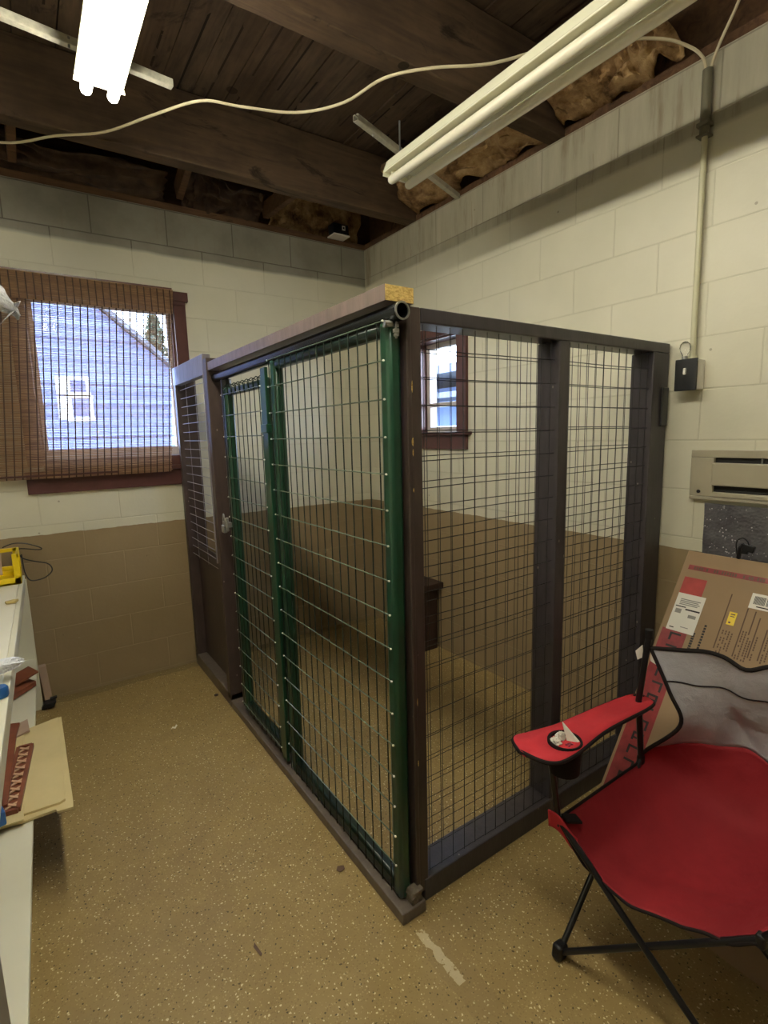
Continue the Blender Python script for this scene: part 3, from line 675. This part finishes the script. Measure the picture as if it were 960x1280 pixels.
# ------------------------------------------------------------------ big carton leaning on the right wall
def leaning_carton():
    yl, yr = 1.0, .16
    B = Vector((1.475, 0, 0)); T = Vector((2.172, 0, 1.0)); up = (T-B).normalized(); Lb = (T-B).length; nrm = Vector((-up.z, 0, up.x)); th = .075
    r = thing('leaning_carton', (1.5, .58, 0), 'large flat brown shipping carton leaning on the wall behind the camp chair', 'box')
    def P(a, b, c=0):   # a: distance from the left edge along -Y, b: distance up the face, c: out of the face
        return B + Vector((0, yl-a, 0)) + up*b + nrm*c
    W = yl-yr; B2 = Vector((th*up.z*0, 0, 0))
    off = th*up.x   # lift so the back bottom edge rests on the floor
    base = Vector((0, 0, 0))
    vs = [P(0,0,0), P(W,0,0), P(W,Lb,0), P(0,Lb,0), P(0,0,-th)+up*(off/up.z), P(W,0,-th)+up*(off/up.z), P(W,Lb,-th), P(0,Lb,-th)]
    body = MB().add(vs, [(0,1,2,3),(4,7,6,5),(0,4,5,1),(3,2,6,7),(0,3,7,4),(1,5,6,2)])
    build('body', body, M['brown'], r, bevel=.004)
    def patch(a0, a1, b0, b1, mi=0, mb=None, e=.0012, sk=0):
        mb = mb or MB(); b0_, b1_ = Lb-b1, Lb-b0   # b measured down from the top edge
        return mb.add([P(a0+sk,b0_,e), P(a1+sk,b0_,e), P(a1,b1_,e), P(a0,b1_,e)], [(0,1,2,3)], mi)
    mb = MB(); patch(.024, W, .060, .080, mb=mb, sk=0)
    for a in [x*.009 for x in range(3, 70)]:
        if rnd.random() < .5: patch(a, a+.006, .064, .077, 1, mb, .0018)
    build('tape', mb, [M['maroonp'], M['darkink']], r, nofix=True)
    mb = MB(); patch(.024, .106, .113, .335, 0, mb); patch(.012, .103, .335, 1.15, 1, mb)
    build('red_print', mb, [M['redink'], M['maroonp']], r, nofix=True)
    mb = MB()   # bold unreadable characters down the side strip
    for k in range(15):
        b = .345+k*.05; g_ = k % 3
        patch(.045, .085, b, b+.008, 0, mb, .002)
        if g_ != 1: patch(.045, .053, b, b+.032, 0, mb, .002)
        if g_ != 0: patch(.077, .085, b+.004, b+.036, 0, mb, .002)
        if g_ == 2: patch(.05, .08, b+.018, b+.025, 0, mb, .002)
    for k in range(9):
        b = .285+k*.011; patch(.150, .158, b, b+.008, 0, mb, .002)
    for k in range(8):
        b = .325+k*.010; patch(.120, .130, b, b+.008, 0, mb, .002)
    build('side_lettering', mb, M['blackink'], r, nofix=True)
    mb = MB(); patch(.024, .124, .183, .338, 0, mb, .0022)
    for k in range(4): patch(.040, .112-.006*(k % 2), .205+k*.007, .209+k*.007, 1, mb, .003)
    patch(.030, .068, .236, .240, 2, mb, .003); patch(.068, .120, .243, .249, 2, mb, .003); patch(.034, .056, .248, .266, 1, mb, .003); patch(.085, .113, .264, .277, 1, mb, .003); patch(.034, .050, .324, .328, 2, mb, .003); patch(.072, .10, .316, .319, 1, mb, .003)
    build('shipping_label', mb, [M['label'], paint('grey_print', srgb(150,146,140), .6), M['blackink']], r, nofix=True)
    mb = MB(); patch(.213, .238, .212, .262, 0, mb, .0022); patch(.219, .233, .219, .223, 1, mb, .003); patch(.219, .233, .228, .231, 1, mb, .003); patch(.219,.226,.250,.256,1,mb,.003)
    build('yellow_sticker', mb, [M['ysticker'], M['darkink']], r, nofix=True)
    mb = MB(); patch(.262, .360, .124, .182, 0, mb, .0022)
    for k in range(26):
        if rnd.random() < .75: a = .270+k*.0032; patch(a, a+.0019, .134, .165, 1, mb, .003)
    patch(.285, .34, .171, .175, 1, mb, .003)
    build('barcode_label', mb, [M['label'], M['blackink']], r, nofix=True)
    mb = MB()   # columns of small type down the face
    for (a, b0, b1) in ((.199,.145,.36),(.262,.185,.37),(.288,.19,.28),(.306,.21,.36),(.336,.245,.36),(.375,.15,.36),(.41,.2,.38)):
        patch(a, a+.004, b0, b1, 0, mb, .0015)
    for (a, b0, b1) in ((.210,.285,.38),(.220,.285,.38),(.230,.285,.37),(.240,.29,.37),(.270,.27,.38),(.279,.27,.38),(.290,.29,.38),(.298,.29,.38),(.315,.27,.37),(.345,.27,.37),(.355,.27,.37)):
        for k in range(int((b1-b0)/.009)):
            if rnd.random() < .85: patch(a, a+.0045, b0+k*.009, b0+k*.009+.0068, 0, mb, .0015)
    build('small_print', mb, M['darkink'], r, nofix=True)
leaning_carton()
cl = thing('spring_clamp', (2.17, .80, 1.005), 'small black clamp with a looped strap on the top edge of the leaning carton', 'clamp')
build('jaw', MB().tube([(2.165,.818,1.0),(2.16,.812,1.045),(2.165,.80,1.06)], [.007,.008,.006], 8).obox((2.165,.79,1.045), (.008,0,0), (0,.022,.004), (0,-.003,.012)).obox((2.165,.80,1.03), (.007,0,0), (0,.012,0), (0,0,.008)), M['blackp'], cl, bevel=.002)
build('strap', MB().tube(spline([(2.165,.822,1.01),(2.165,.828,1.06),(2.165,.81,1.08),(2.165,.792,1.07),(2.165,.785,1.05)], 5), .0025, 6), M['blackp'], cl, smooth=True)

# ------------------------------------------------------------------ camp chair
def camp_chair():
    r = thing('camp_chair', (1.33, .58, 0), 'red and grey folding camp chair with black tube frame facing left', 'chair')
    FF, NF, FB, NB = (1.107,.79,.018), (1.145,.305,.018), (1.45,.80,.018), (1.50,.33,.018)          # feet
    CF, CN, BF, BN = (1.12,.815,.42), (1.175,.345,.42), (1.535,.812,.44), (1.60,.335,.44)              # seat corners
    R_ = .0085
    def t(name, *p, rr=R_): return build(name, MB().tube(p, rr, 10), M['black'], r, smooth=True)
    t('leg', FF, CN); t('leg', NF, CF); t('leg', FF, BF); t('leg', FB, CF); t('leg', NF, BN); t('leg', NB, CN); t('leg', FB, (1.605,.335,.33)); t('leg', NB, (1.54,.812,.33))
    TF, TN = (1.528,.803,.862), (1.61,.325,.862)
    t('back_post', BF, (1.50,.81,.655), TF, rr=.0095); t('back_post', BN, (1.585,.33,.655), TN, rr=.0095)
    t('arm_post', CF, (1.098,.835,.637)); t('arm_post', CN, (1.20,.20,.637))
    for f in (FF, NF, FB, NB):
        build('foot', MB().obox((f[0]+.001, f[1], .024), (.020,0,-.004), (0,.015,0), (.003,0,.022)), M['blackp'], r, bevel=.008, smooth=True)
    for c in (CF, CN, BF, BN):
        build('corner_joint', MB().obox((c[0], c[1], c[2]-.004), (.010,0,0), (0,.010,0), (0,0,.016)), M['blackp'], r, bevel=.005)
    for p in (TF, TN):
        build('post_cap', MB().tube([(p[0],p[1],p[2]-.01),(p[0],p[1],p[2]+.018)], .012, 12), M['blackp'], r, smooth=True)
    # cloth body: s across (0 far .. 1 near), v from the front hem up to the top hem
    fz = [(0,.42),(.18,.335),(.44,.308),(.68,.326),(.86,.365),(1,.415)]
    def lerp_tab(tab, s):
        for (a, x), (b, y) in zip(tab, tab[1:]):
            if s <= b:
                k = (s-a)/(b-a); k = k*k*(3-2*k)*.5+k*.5; return x+(y-x)*k
        return tab[-1][1]
    def F(s): return Vector((1.115+.055*s, .815-.47*s, lerp_tab(fz, s)))
    def surf(s, v):
        sag = math.sin(PI*s)**.8
        f = F(s); b = Vector((1.53+.06*s+.085*sag, .812-.475*s, .43-.075*sag))
        m = Vector((1.535+.06*s+.115*sag, .80-.455*s, .47+.045*sag))
        notch = .085
        n = Vector((1.55+.06*s+.09*sag, (.705-.27*s), .60+.01*sag))
        u_ = Vector((1.535+.07*s+.055*sag, (.735-.33*s), .70))
        tp = Vector((1.53+.08*s+.03*sag, .797-.47*s, .822+.022*math.sin(PI*min(1,s*1.0))-.02*math.exp(-((s-.5)/.09)**2)))
        mid = (f+b)/2 - Vector((0,0,.055*sag+.0))
        ks = [f, (f*.72+b*.28) - Vector((0,0,.035*sag)), mid, (f*.25+b*.75)-Vector((0,0,.045*sag)), b, m, n, u_, tp]
        q = v*(len(ks)-1); i = min(int(q), len(ks)-2); k = q-i
        p0, p1, p2, p3 = ks[max(i-1,0)], ks[i], ks[i+1], ks[min(i+2, len(ks)-1)]
        p = .5*((2*p1)+(p2-p0)*k+(2*p0-5*p1+4*p2-p3)*k*k+(3*p1-p0-3*p2+p3)*k**3)
        w = (noise.noise(Vector((p.x*7, p.y*9, p.z*5)))*.012 + noise.noise(Vector((p.x*16+p.y*9, p.y*14, p.z*6)))*.006)*min(1, 4*s*(1-s)*2)
        if v > .6: w += .008*math.sin(s*17+v*9)*math.sin(PI*s)
        p.x += w; p.z += w*.5
        return tuple(p)
    vb = 5.15/8
    build('seat', MB().grid(40, 44, lambda s, v: surf(s, v*vb)), M['red'], r, smooth=True, solid=.004, nofix=True)
    bk = build('backrest', MB().grid(40, 24, lambda s, v: surf(s, vb+v*(1-vb))), M['grey'], r, smooth=True, solid=.004, nofix=True)
    build('seam', MB().tube([Vector(surf(s/30, .905))+Vector((-.004,0,0)) for s in range(0, 31)], .0022, 6), M['bind'], bk)
    build('binding', MB().tube([surf(s/40, 1.0) for s in range(41)], .0065, 8), M['bind'], r, smooth=True)
    build('binding', MB().tube([surf(0, .62+.38*k/24) for k in range(25)], .0060, 8), M['bind'], r, smooth=True)
    build('binding', MB().tube([surf(1, .62+.38*k/24) for k in range(25)], .0060, 8), M['bind'], r, smooth=True)
    build('binding', MB().tube([Vector(surf(s/40, 0))-Vector((0,0,.003)) for s in range(41)], .0045, 8), M['bind'], r, smooth=True)
    build('binding', MB().tube([surf(0, .02+.6*k/24) for k in range(25)], .0045, 8), M['bind'], r, smooth=True)
    # folded hem pocket and strap at the far front corner
    build('corner_pocket', MB().grid(8, 6, lambda u, v: (1.100+.03*u+.004*v, .835-.075*u, .445-.05*v-.045*u+.01*math.sin(u*5))), M['redpink'], r, smooth=True, solid=.004, nofix=True)
    build('corner_tab', MB().obox((1.145,.79,.425), (.022,-.008,-.006), (.006,.016,.0), (.0,.0,.004)), M['bind'], r, bevel=.002)
    build('torn_lining', MB().add([(1.515,.815,.83),(1.522,.84,.80),(1.518,.83,.775),(1.52,.812,.79)], [(0,1,2,3)]).add([(1.525,.80,.835),(1.53,.785,.80),(1.527,.775,.775),(1.53,.795,.78)], [(0,1,2,3)]), M['label'], r, solid=.001, nofix=True)
    # arm slings
    def arm(poly, z, cup, far):
        def outline(n=10): return [Vector((p[0], p[1], z)) for p in spline([Vector((*p, 0)) for p in poly]+[Vector((*poly[0], 0))], n)]
        o = outline(8); cx = sum(p.x for p in o)/len(o)
        pts = [(p.x, p.y) for p in o[:-1]]
        # panel between the two long edges
        mb = MB(); c0 = Vector(((pts[0][0]+pts[len(pts)//2][0])/2, (pts[0][1]+pts[len(pts)//2][1])/2, z-.008))
        n = len(pts); ring = [Vector((x, y, z)) for x, y in pts]
        mids = [Vector((x, c0.y+(y-c0.y)*.5, z-.005)) for x, y in pts]; cen = [Vector((x, c0.y+(y-c0.y)*.12, z-.007)) for x, y in pts]
        vs = ring+mids+cen
        fs = [(k, (k+1)%n, (k+1)%n+n, k+n) for k in range(n)]+[(k+n, (k+1)%n+n, (k+1)%n+2*n, k+2*n) for k in range(n)]+[tuple(range(2*n, 3*n))]
        mb.add(vs, fs); a = build('armrest', mb, M['redpink'], r, smooth=True, solid=.007, nofix=True)
        build('binding', MB().tube([Vector((x, y, z-.004)) for x, y in pts+[pts[0]]], .006, 8), M['bind'], a, smooth=True)
        build('cup_holder', MB().lathe([(.040,.006),(.045,.008),(.047,.004),(.044,-.02),(.041,-.085),(.0,-.088),(0,-.083),(.037,-.08),(.040,-.0),(.040,.006)], (cup[0], cup[1], z), 24), M['bind'], a, smooth=True)
    arm([(1.007,.862),(1.039,.909),(1.10,.898),(1.20,.878),(1.41,.862),(1.53,.842),(1.535,.79),(1.49,.772),(1.281,.778),(1.10,.762),(1.03,.782)], .65, (1.135,.812), True)
    arm([(1.12,.17),(1.15,.12),(1.30,.15),(1.47,.215),(1.60,.29),(1.61,.345),(1.50,.31),(1.36,.27),(1.22,.245),(1.14,.225)], .65, (1.23,.185), False)
    return r
camp_chair()
# litter in the cup holder
def scrap(name, pts, m, label, cat, sol=.0012, loc=None, group=None):
    mb = MB(); mb.add(pts, [tuple(range(len(pts)))])
    c = sum((Vector(p) for p in pts), Vector())/len(pts)
    return tag(build(name, mb, M[m], solid=sol, loc=tuple(c), nofix=True), label, cat, group)
def wad(name, c, rx, ry, rz, m, seed, label, cat):
    mb = MB()
    def fn(u, v):
        a, b = 2*PI*u, PI*v; d = Vector((math.sin(b)*math.cos(a), math.sin(b)*math.sin(a), math.cos(b))); k = 1+.45*noise.noise(d*2.6+Vector((seed,)*3))+.2*noise.noise(d*6+Vector((seed,)*3))
        return (c[0]+d.x*rx*k, c[1]+d.y*ry*k, c[2]+d.z*rz*k)
    mb.grid(18, 12, fn)
    return tag(build(name, mb, M[m], loc=c), label, cat)
wad('crumpled_paper', (1.112,.826,.648), .015, .017, .016, 'paperw', 2, 'crumpled white paper at the left in the chair cup holder', 'paper')
wad('crumpled_paper', (1.140,.832,.652), .015, .012, .016, 'paperw', 6, 'second crumpled white paper in the middle of the chair cup holder', 'paper')
mb = MB().add([(1.148,.815,.645),(1.152,.835,.690),(1.158,.838,.69),(1.168,.788,.65),(1.162,.784,.645)], [(0,1,2,3,4)])
tag(build('folded_card', mb, M['paperw'], solid=.002, loc=(1.158,.81,.645), nofix=True), 'upright folded white card sticking out of the chair cup holder', 'card')
wad('candy_wrapper', (1.135,.795,.640), .018, .012, .012, 'magenta', 9, 'dark pink wrapper tucked in the chair cup holder', 'wrapper')

# ------------------------------------------------------------------ white workbench at left
BZ = .785
def bench():
    r = thing('workbench', (-.085, 3.40, 0), 'long white painted workbench with a low shelf along the left wall', 'workbench')
    L = 4.4
    # local frame: bench edge at x=0, running toward -y ; rotated slightly
    def bb(name, m, x0, x1, y0, y1, z0, z1, bv=.003, p=None):
        mb = MB().box(x0, x1, y0, y1, z0, z1)
        for v in mb.v: v += r.location
        return build(name, mb, M[m], p or r, bevel=bv)
    bb('benchtop', 'white2', -.60, -.014, -L, 0, BZ-.022, BZ)
    bb('front_edge', 'white', -.014, 0.006, -L, 0, BZ-.062, BZ-.001)
    bb('end_panel', 'white', -.60, .012, -.02, -.0, .0, BZ-.022)
    bb('shelf', 'white', -.60, .012, -L, -.02, .29, .31)
    bb('leg', 'white', -.075, -.02, -2.62, -2.56, .31, BZ-.062); bb('leg', 'white', -.075, -.02, -4.36, -4.30, 0, BZ-.062)
    bb('leg', 'white', -.075, -.02, -2.62, -2.56, 0, .29); bb('back_rail', 'white', -.60, -.58, -L, -.02, .0, BZ-.022)
    r.rotation_euler = (0, 0, -.022)
bench()
gb = thing('grey_metal_box', (-.25, .45, BZ), 'grey metal box standing on the near end of the workbench', 'box')
build('body', MB().box(-.42, -.088, .22, .70, BZ, BZ+.16), paint('grey_box_metal', srgb(120,118,112), .4, .15, 6, metal=.2), gb, bevel=.004)
build('lid', MB().box(-.425, -.086, .215, .703, BZ+.16, BZ+.19), paint('grey_box_lid', srgb(132,130,124), .4, .15, 6, metal=.2), gb, bevel=.004)
cr = thing('yellow_crate', (-.20, 3.30, BZ), 'yellow plastic crate on the far end of the white workbench', 'crate')
def crate():
    x0, x1, y0, y1, z0, z1 = -.36, -.088, 3.18, 3.39, BZ+.003, BZ+.16; t = .012
    build('base', MB().box(x0, x1, y0, y1, z0, z0+t), M['yellow'], cr, bevel=.003)
    mb = MB()
    for (a, b) in ((y0, y0+t), (y1-t, y1)):
        mb.box(x0, x1, a, b, z0, z0+.035); mb.box(x0, x1, a, b, z0+.035, z0+.06) if a > 3.3 else None
        mb.box(x1-.03, x1, a, b, z0, z1); mb.box(x0, x0+.03, a, b, z0, z1)
    mb.box(x1-t, x1, y0, y1, z0, z0+.04).box(x1-t, x1, y0, y1, z1-.02, z1).box(x0, x0+t, y0, y1, z0, z1).box(x0, x1, y1-t, y1, z1-.02, z1)
    build('wall', mb, M['yellow'], cr, bevel=.003)
crate()
tag(build('cardboard_sheet', MB().obox((-.235, 3.26, BZ+.10), (.07,0,.0), (0,.02,.05), (0,-.001,.001)), M['pinkb'], loc=(-.235,3.26,BZ+.02)), 'pale cardboard piece leaning inside the yellow crate', 'cardboard')
tag(build('black_cord', MB().tube(spline([(-.16,3.395,.95),(-.11,3.40,.965),(-.05,3.40,.955),(.01,3.40,.925),(.0,3.40,.915),(-.09,3.41,.93),(-.08,3.41,.88),(-.03,3.40,.855),(.035,3.395,.83),(.05,3.39,.79),(.01,3.39,.755),(-.05,3.39,.75),(-.072,3.395,.785),(-.078,3.40,.83),(-.08,3.405,.90)], 6), .0032, 6), M['blackp'], smooth=True, loc=(-.03,3.40,.75)), 'thin black cord looping off the end of the yellow crate', 'cord')
tag(build('wood_chip', MB().plate([(-.15,2.82),(-.12,2.835),(-.10,2.83),(-.11,2.80),(-.145,2.80)], BZ+.004, BZ+.014), M['cardc'], loc=(-.125,2.82,BZ)), 'small tan wood chip on the workbench top before the yellow crate', 'wood chip')
# net foam sleeve and blue cap hanging over the bench edge
def sleeve():
    mb = MB()
    def fn(u, v):
        a = 2*PI*v; k = math.sin(PI*min(1, u*1.02))**.35 if u > .5 else 1
        c = Vector((-.42+.345*u, 1.86+.03*u, .835)); 
        return (c.x+.004*math.sin(7*a), c.y+.055*k*math.cos(a)*(1-.2*u)+.006*math.sin(9*u), c.z+.028*k*math.sin(a)+.005*math.sin(11*u+a*2))
    mb.grid(28, 20, fn)
    tag(build('foam_net_sleeve', mb, M['net'], smooth=True, loc=(-.25,1.88,.81)), 'white foam net sleeve lying over the workbench edge', 'packing sleeve')
sleeve()
bc = MB().lathe([(0,0),(.020,0),(.022,.004),(.022,.024),(.018,.03),(0,.03)], (-.135, 1.77, BZ+.001), 20)
tag(build('bottle_cap', bc, M['blue'], smooth=True, loc=(-.135,1.77,BZ)), 'blue plastic cap on the workbench edge beside the foam sleeve', 'cap')
# things on the low shelf
cb = thing('cardboard_stack', (-.08, 2.2, .312), 'stack of pale flat cardboard panels overhanging the low bench shelf', 'cardboard')
build('sheet', MB().plate([(-.205,1.885),(-.128,1.872),(-.044,1.872),(-.04,1.858),(.004,1.852),(.006,1.885),(.004,2.535),(-.11,2.50),(-.20,2.46)], .313, .322), M['cardb'], cb, bevel=.001)
build('sheet', MB().plate([(-.21,1.90),(-.03,1.89),(-.014,1.90),(-.006,2.52),(-.11,2.49),(-.20,2.45)], .3225, .331), M['cardb'], cb, bevel=.001)
build('sheet', MB().plate([(-.42,1.87),(-.128,1.856),(-.128,2.44),(-.42,2.40)], .3315, .338), M['cardb'], cb, bevel=.001)
def lattice(name, x0, x1, y0, y1, z, ang, label, cx, cy):
    r = thing(name, (cx, cy, z), label, 'lattice panel')
    fr = MB().box(x0-.006, x0+.006, y0, y1, z, z+.014).box(x1-.006, x1+.006, y0, y1, z, z+.014).box(x0, x1, y0-.006, y0+.006, z, z+.014).box(x0, x1, y1-.006, y1+.006, z, z+.014)
    build('frame', fr, M['rustgr'], r)
    build('backing', MB().box(x0, x1, y0, y1, z, z+.004), M['rustgr'], r)
    la = MB(); w = x1-x0; y = y0+.02
    while y < y1-.03:
        la.obox(((x0+x1)/2, y+.012, z+.008), (w*.5, .016, 0), (-.0016, .004, 0), (0,0,.002)).obox(((x0+x1)/2, y+.012, z+.0105), (w*.5, -.016, 0), (.0016, .004, 0), (0,0,.002)); y += .044
    build('lattice', la, M['rustlt'], r)
    r.rotation_euler = (0,0,ang)
    return r
lattice('lattice_panel', -.165, -.122, 1.905, 2.31, .339, -.10, 'narrow brown lattice strip on the pale cardboard, on the right', -.145, 2.1)
lattice('lattice_panel', -.250, -.185, 1.90, 2.40, .339, .0, 'wider brown lattice panel on the pale cardboard, at the photo edge', -.215, 2.15)
tag(build('brown_slab', MB().plate([(-.180,1.93),(-.168,1.93),(-.150,2.40),(-.14,2.50),(-.19,2.52)], .353, .362), M['rustgr'], loc=(-.165,2.2,.353)), 'rusty brown flat plate lying between the lattice panels', 'plate')
tag(build('grey_card', MB().plate([(-.20,2.50),(-.115,2.55),(-.108,2.44),(-.19,2.40)], .3385, .345), M['pinkb'], loc=(-.15,2.47,.3385)), 'grey-brown card at the back corner of the cardboard stack', 'card')
tag(build('blue_packet', MB().obox((-.195,1.865,.365), (.022,.006,0), (-.004,.02,0), (0,0,.022)), M['blue'], loc=(-.195,1.865,.343), bevel=.004), 'small blue and white packet at the front of the cardboard stack', 'packet')
mbk = MB().obox((-.16,2.95,.335), (.05,.06,0), (-.03,.03,.01), (0,0,.012)).obox((-.13,3.00,.372), (.045,.02,.012), (-.02,.05,0), (0,0,.004))
for v in mbk.v: v += Vector((0,-.02,.005))
tag(build('brown_scraps', mbk, M['rustgr'], loc=(-.15,2.95,.315)), 'torn reddish brown pieces at the back of the low bench shelf', 'scrap')
tag(build('small_board', MB().obox((-.048,3.44,.115), (.018,0,0), (0,.004,.006), (-.008,.028,.11)), M['pinkb'], loc=(-.048,3.44,0)), 'narrow pinkish board standing on the floor behind the bench end', 'board')
tag(build('rubber_wedge', MB().obox((-.045,3.375,.026), (.03,0,0), (0,.028,0), (.008,0,.016)).obox((-.02,3.40,.045), (.018,.005,0), (0,.012,0), (0,0,.006)), M['blackp'], loc=(-.045,3.375,0), bevel=.004), 'black rubber scrap on the floor by the far end of the workbench', 'scrap')
# hanging plastic bag at the left photo edge
pb = thing('plastic_bag', (-.06, 1.2, 1.74), 'crumpled clear plastic bag hanging at the upper left edge', 'plastic bag')
mb = MB()
def bagf(u, v):
    c = Vector((-.10+.116*u, 1.2, 1.835-.085*u)); w = .036*(1-u)**.7+.006; a = 2*PI*v
    n = noise.noise(Vector((u*6, v*5, 3)))*.012
    return (c.x+n+.2*w*math.sin(a), c.y+.5*w*math.cos(a)+n, c.z+w*math.sin(a)*.8+n-.02*u*u)
mb.grid(22, 16, bagf); mb.grid(12, 4, lambda u, v: (.010-.026*u**1.6+.011*v*(1-u), 1.195+.006*math.sin(u*7), 1.752-.040*u+.006*v*(1-u)))
build('film', mb, M['film'], pb, smooth=True, solid=.001)
build('hanging_loop', MB().tube([(-.098,1.2,1.83),(-.102,1.2,2.4),(-.10,1.22,3.19)], .002, 5), M['cable'], pb)

# floor litter
scrap('paper_scrap', [(.47,2.715,.003),(.482,2.735,.004),(.49,2.725,.003),(.502,2.745,.004),(.506,2.735,.003),(.49,2.708,.003),(.478,2.72,.004)], 'label', 'tiny white paper scrap on the floor left of the kennel', 'paper scrap')
scrap('leaf_scrap', [(.735,1.43,.003),(.745,1.44,.005),(.765,1.432,.004),(.762,1.418,.003),(.742,1.415,.004)], 'darkink', 'small brown leaf on the floor beside the kennel sill near its corner', 'leaf')
scrap('bark_scrap', [(.40,1.335,.003),(.407,1.345,.005),(.414,1.30,.004),(.408,1.296,.003)], 'darkink', 'thin dark bark sliver on the floor left of the kennel corner', 'bark chip')
wad('dirt_clump', (.80-.03,2.93,.006), .012, .009, .006, 'box_dark', 4, 'small dark dirt clump on the floor by the far kennel sill', 'dirt')

# ------------------------------------------------------------------ outside
struct('ground', MB().box(-14, 16, YW+TH+.1, 26, -.35, -.3).box(XR+TH+.1, 16, -8, YW+TH+.1, -.35, -.3), M['ground'])
def house():
    r = thing('neighbour_house', (-2.0, 9.5, -.3), 'pale blue sided house with a steep gable seen through the bamboo blind', 'house')
    ridge_x, ridge_z, ex, ez = -.55, 4.58, 2.35, 2.06; lx = 2*ridge_x-ex; y0, y1 = 8.0, 13.0
    build('wall', MB().prism([(lx+.25, -.3), (ex-.25, -.3), (ex-.25, ez+.2), (ridge_x, ridge_z-.04), (lx+.25, ez+.2)], y0, y1, lambda u, v, t: (u, t, v)), M['siding'], r)
    s = MB()
    for sx in (ex, lx):
        d = Vector((sx-ridge_x, 0, ez-ridge_z)); n = Vector((-d.z, 0, d.x)).normalized(); n = n if n.z > 0 else -n
        a, b = Vector((ridge_x,0,ridge_z)), Vector((sx,0,ez))
        P = [a+Vector((0,y0-.12,0)), b+Vector((0,y0-.12,0)), b+Vector((0,y1,0)), a+Vector((0,y1,0))]; P += [q+n*.05 for q in P]
        s.add(P, [(0,1,2,3),(7,6,5,4),(0,4,5,1),(1,5,6,2),(2,6,7,3),(3,7,4,0)])
    build('roof', s, M['roofing'], r)
    for (a, b, c, d) in ((.56,.74,2.14,2.30), (.56,.76,1.82,2.06)):
        w = build('window', MB().box(a-.16, a, y0-.04, y0-.005, c-.03, d+.03).box(a-.06, b+.05, y0-.03, y0-.005, c-.05, c).box(a-.06, b+.05, y0-.03, y0-.005, d, d+.04).box(b, b+.04, y0-.03, y0-.005, c, d), M['label'], r)
        build('pane', MB().box(a, b, y0-.02, y0-.01, c, d), M['pane_dark'], w)
house()
def tree(x, y, h, sd, label):
    r = thing('tree', (x, y, -.3), label, 'tree', 'trees beyond the houses'); rr = random.Random(sd)
    build('trunk', MB().tube([(x, y, -.3), (x+.1, y, h*.5), (x-.05, y+.05, h*.9)], [.16, .1, .03], 9), M['bark'], r, smooth=True)
    mb = MB()
    for i in range(1400):
        a, b = rr.uniform(0, 2*PI), rr.uniform(.25, 1); rad = (1.05-b)*h*.28*rr.uniform(.3, 1); c = Vector((x+rad*math.cos(a), y+rad*math.sin(a), h*b)); u = Vector((rr.uniform(-1,1), rr.uniform(-1,1), rr.uniform(-1,1)))*.11; v = u.orthogonal().normalized()*.06
        mb.add([c-u, c+v, c+u, c-v], [(0,1,2,3)])
    build('foliage', mb, M['leaf'], r, nofix=True)
tree(3.0, 14.5, 4.6, 1, 'dark tree beyond the gabled house through the left window')
tree(4.4, 10.6, 3.9, 2, 'right-hand dark tree at the edge of the left window view')
def shed():
    r = thing('carport', (7.5, 8.0, -.3), 'blue-grey building with stepped flat eaves seen through the window behind the kennel', 'building')
    build('wall', MB().box(6.9, 9.5, 4.6, 12, -.3, 2.35), M['bluew'], r)
    build('roof', MB().box(5.9, 9.7, 4.2, 12.3, 2.48, 2.62), M['roofing'], r)
    build('lower_eave', MB().box(6.2, 9.4, 4.6, 12, 2.10, 2.20), M['roofing'], r)
    build('post', MB().box(6.0, 6.1, 6.1, 6.2, -.3, 2.5), M['sash'], r)
    build('fence', MB().box(5.9, 5.95, 4.2, 9.5, -.3, 1.6), M['label'], r)
shed()

# ------------------------------------------------------------------ world, camera
w = bpy.data.worlds.new('sky'); bpy.context.scene.world = w; w.use_nodes = True
bg = w.node_tree.nodes['Background']; tc = w.node_tree.nodes.new('ShaderNodeTexCoord'); sx = w.node_tree.nodes.new('ShaderNodeSeparateXYZ'); rp = w.node_tree.nodes.new('ShaderNodeValToRGB')
w.node_tree.links.new(tc.outputs['Generated'], sx.inputs[0]); w.node_tree.links.new(sx.outputs[2], rp.inputs[0]); w.node_tree.links.new(rp.outputs[0], bg.inputs['Color'])
e = rp.color_ramp.elements; e[0].position = 0; e[0].color = (.70,.81,1,1); e[1].position = .7; e[1].color = (.42,.60,1,1)
bg.inputs['Strength'].default_value = 22.0

cam = bpy.data.cameras.new('camera'); co = bpy.data.objects.new('camera', cam); C.objects.link(co)
yaw, pitch, roll = .5984394872, .1502929922, -.0262309488
F_ = Vector((math.sin(yaw)*math.cos(pitch), math.cos(yaw)*math.cos(pitch), -math.sin(pitch))); Rt = Vector((math.cos(yaw), -math.sin(yaw), 0)); U_ = Rt.cross(F_)
r_ = Rt*math.cos(roll)+U_*math.sin(roll); u_ = -Rt*math.sin(roll)+U_*math.cos(roll)
m4 = Matrix((r_, u_, -F_)).transposed().to_4x4(); m4.translation = (0, 0, 1.5); co.matrix_world = m4
cam.sensor_fit = 'HORIZONTAL'; cam.sensor_width = 36; cam.lens = 36*647.2809/960; cam.clip_start = .02
S = bpy.context.scene; S.camera = co
S.view_settings.view_transform = 'Standard'; S.view_settings.look = 'None'; S.view_settings.exposure = 0; S.view_settings.gamma = 1; S.view_settings.use_curve_mapping = False
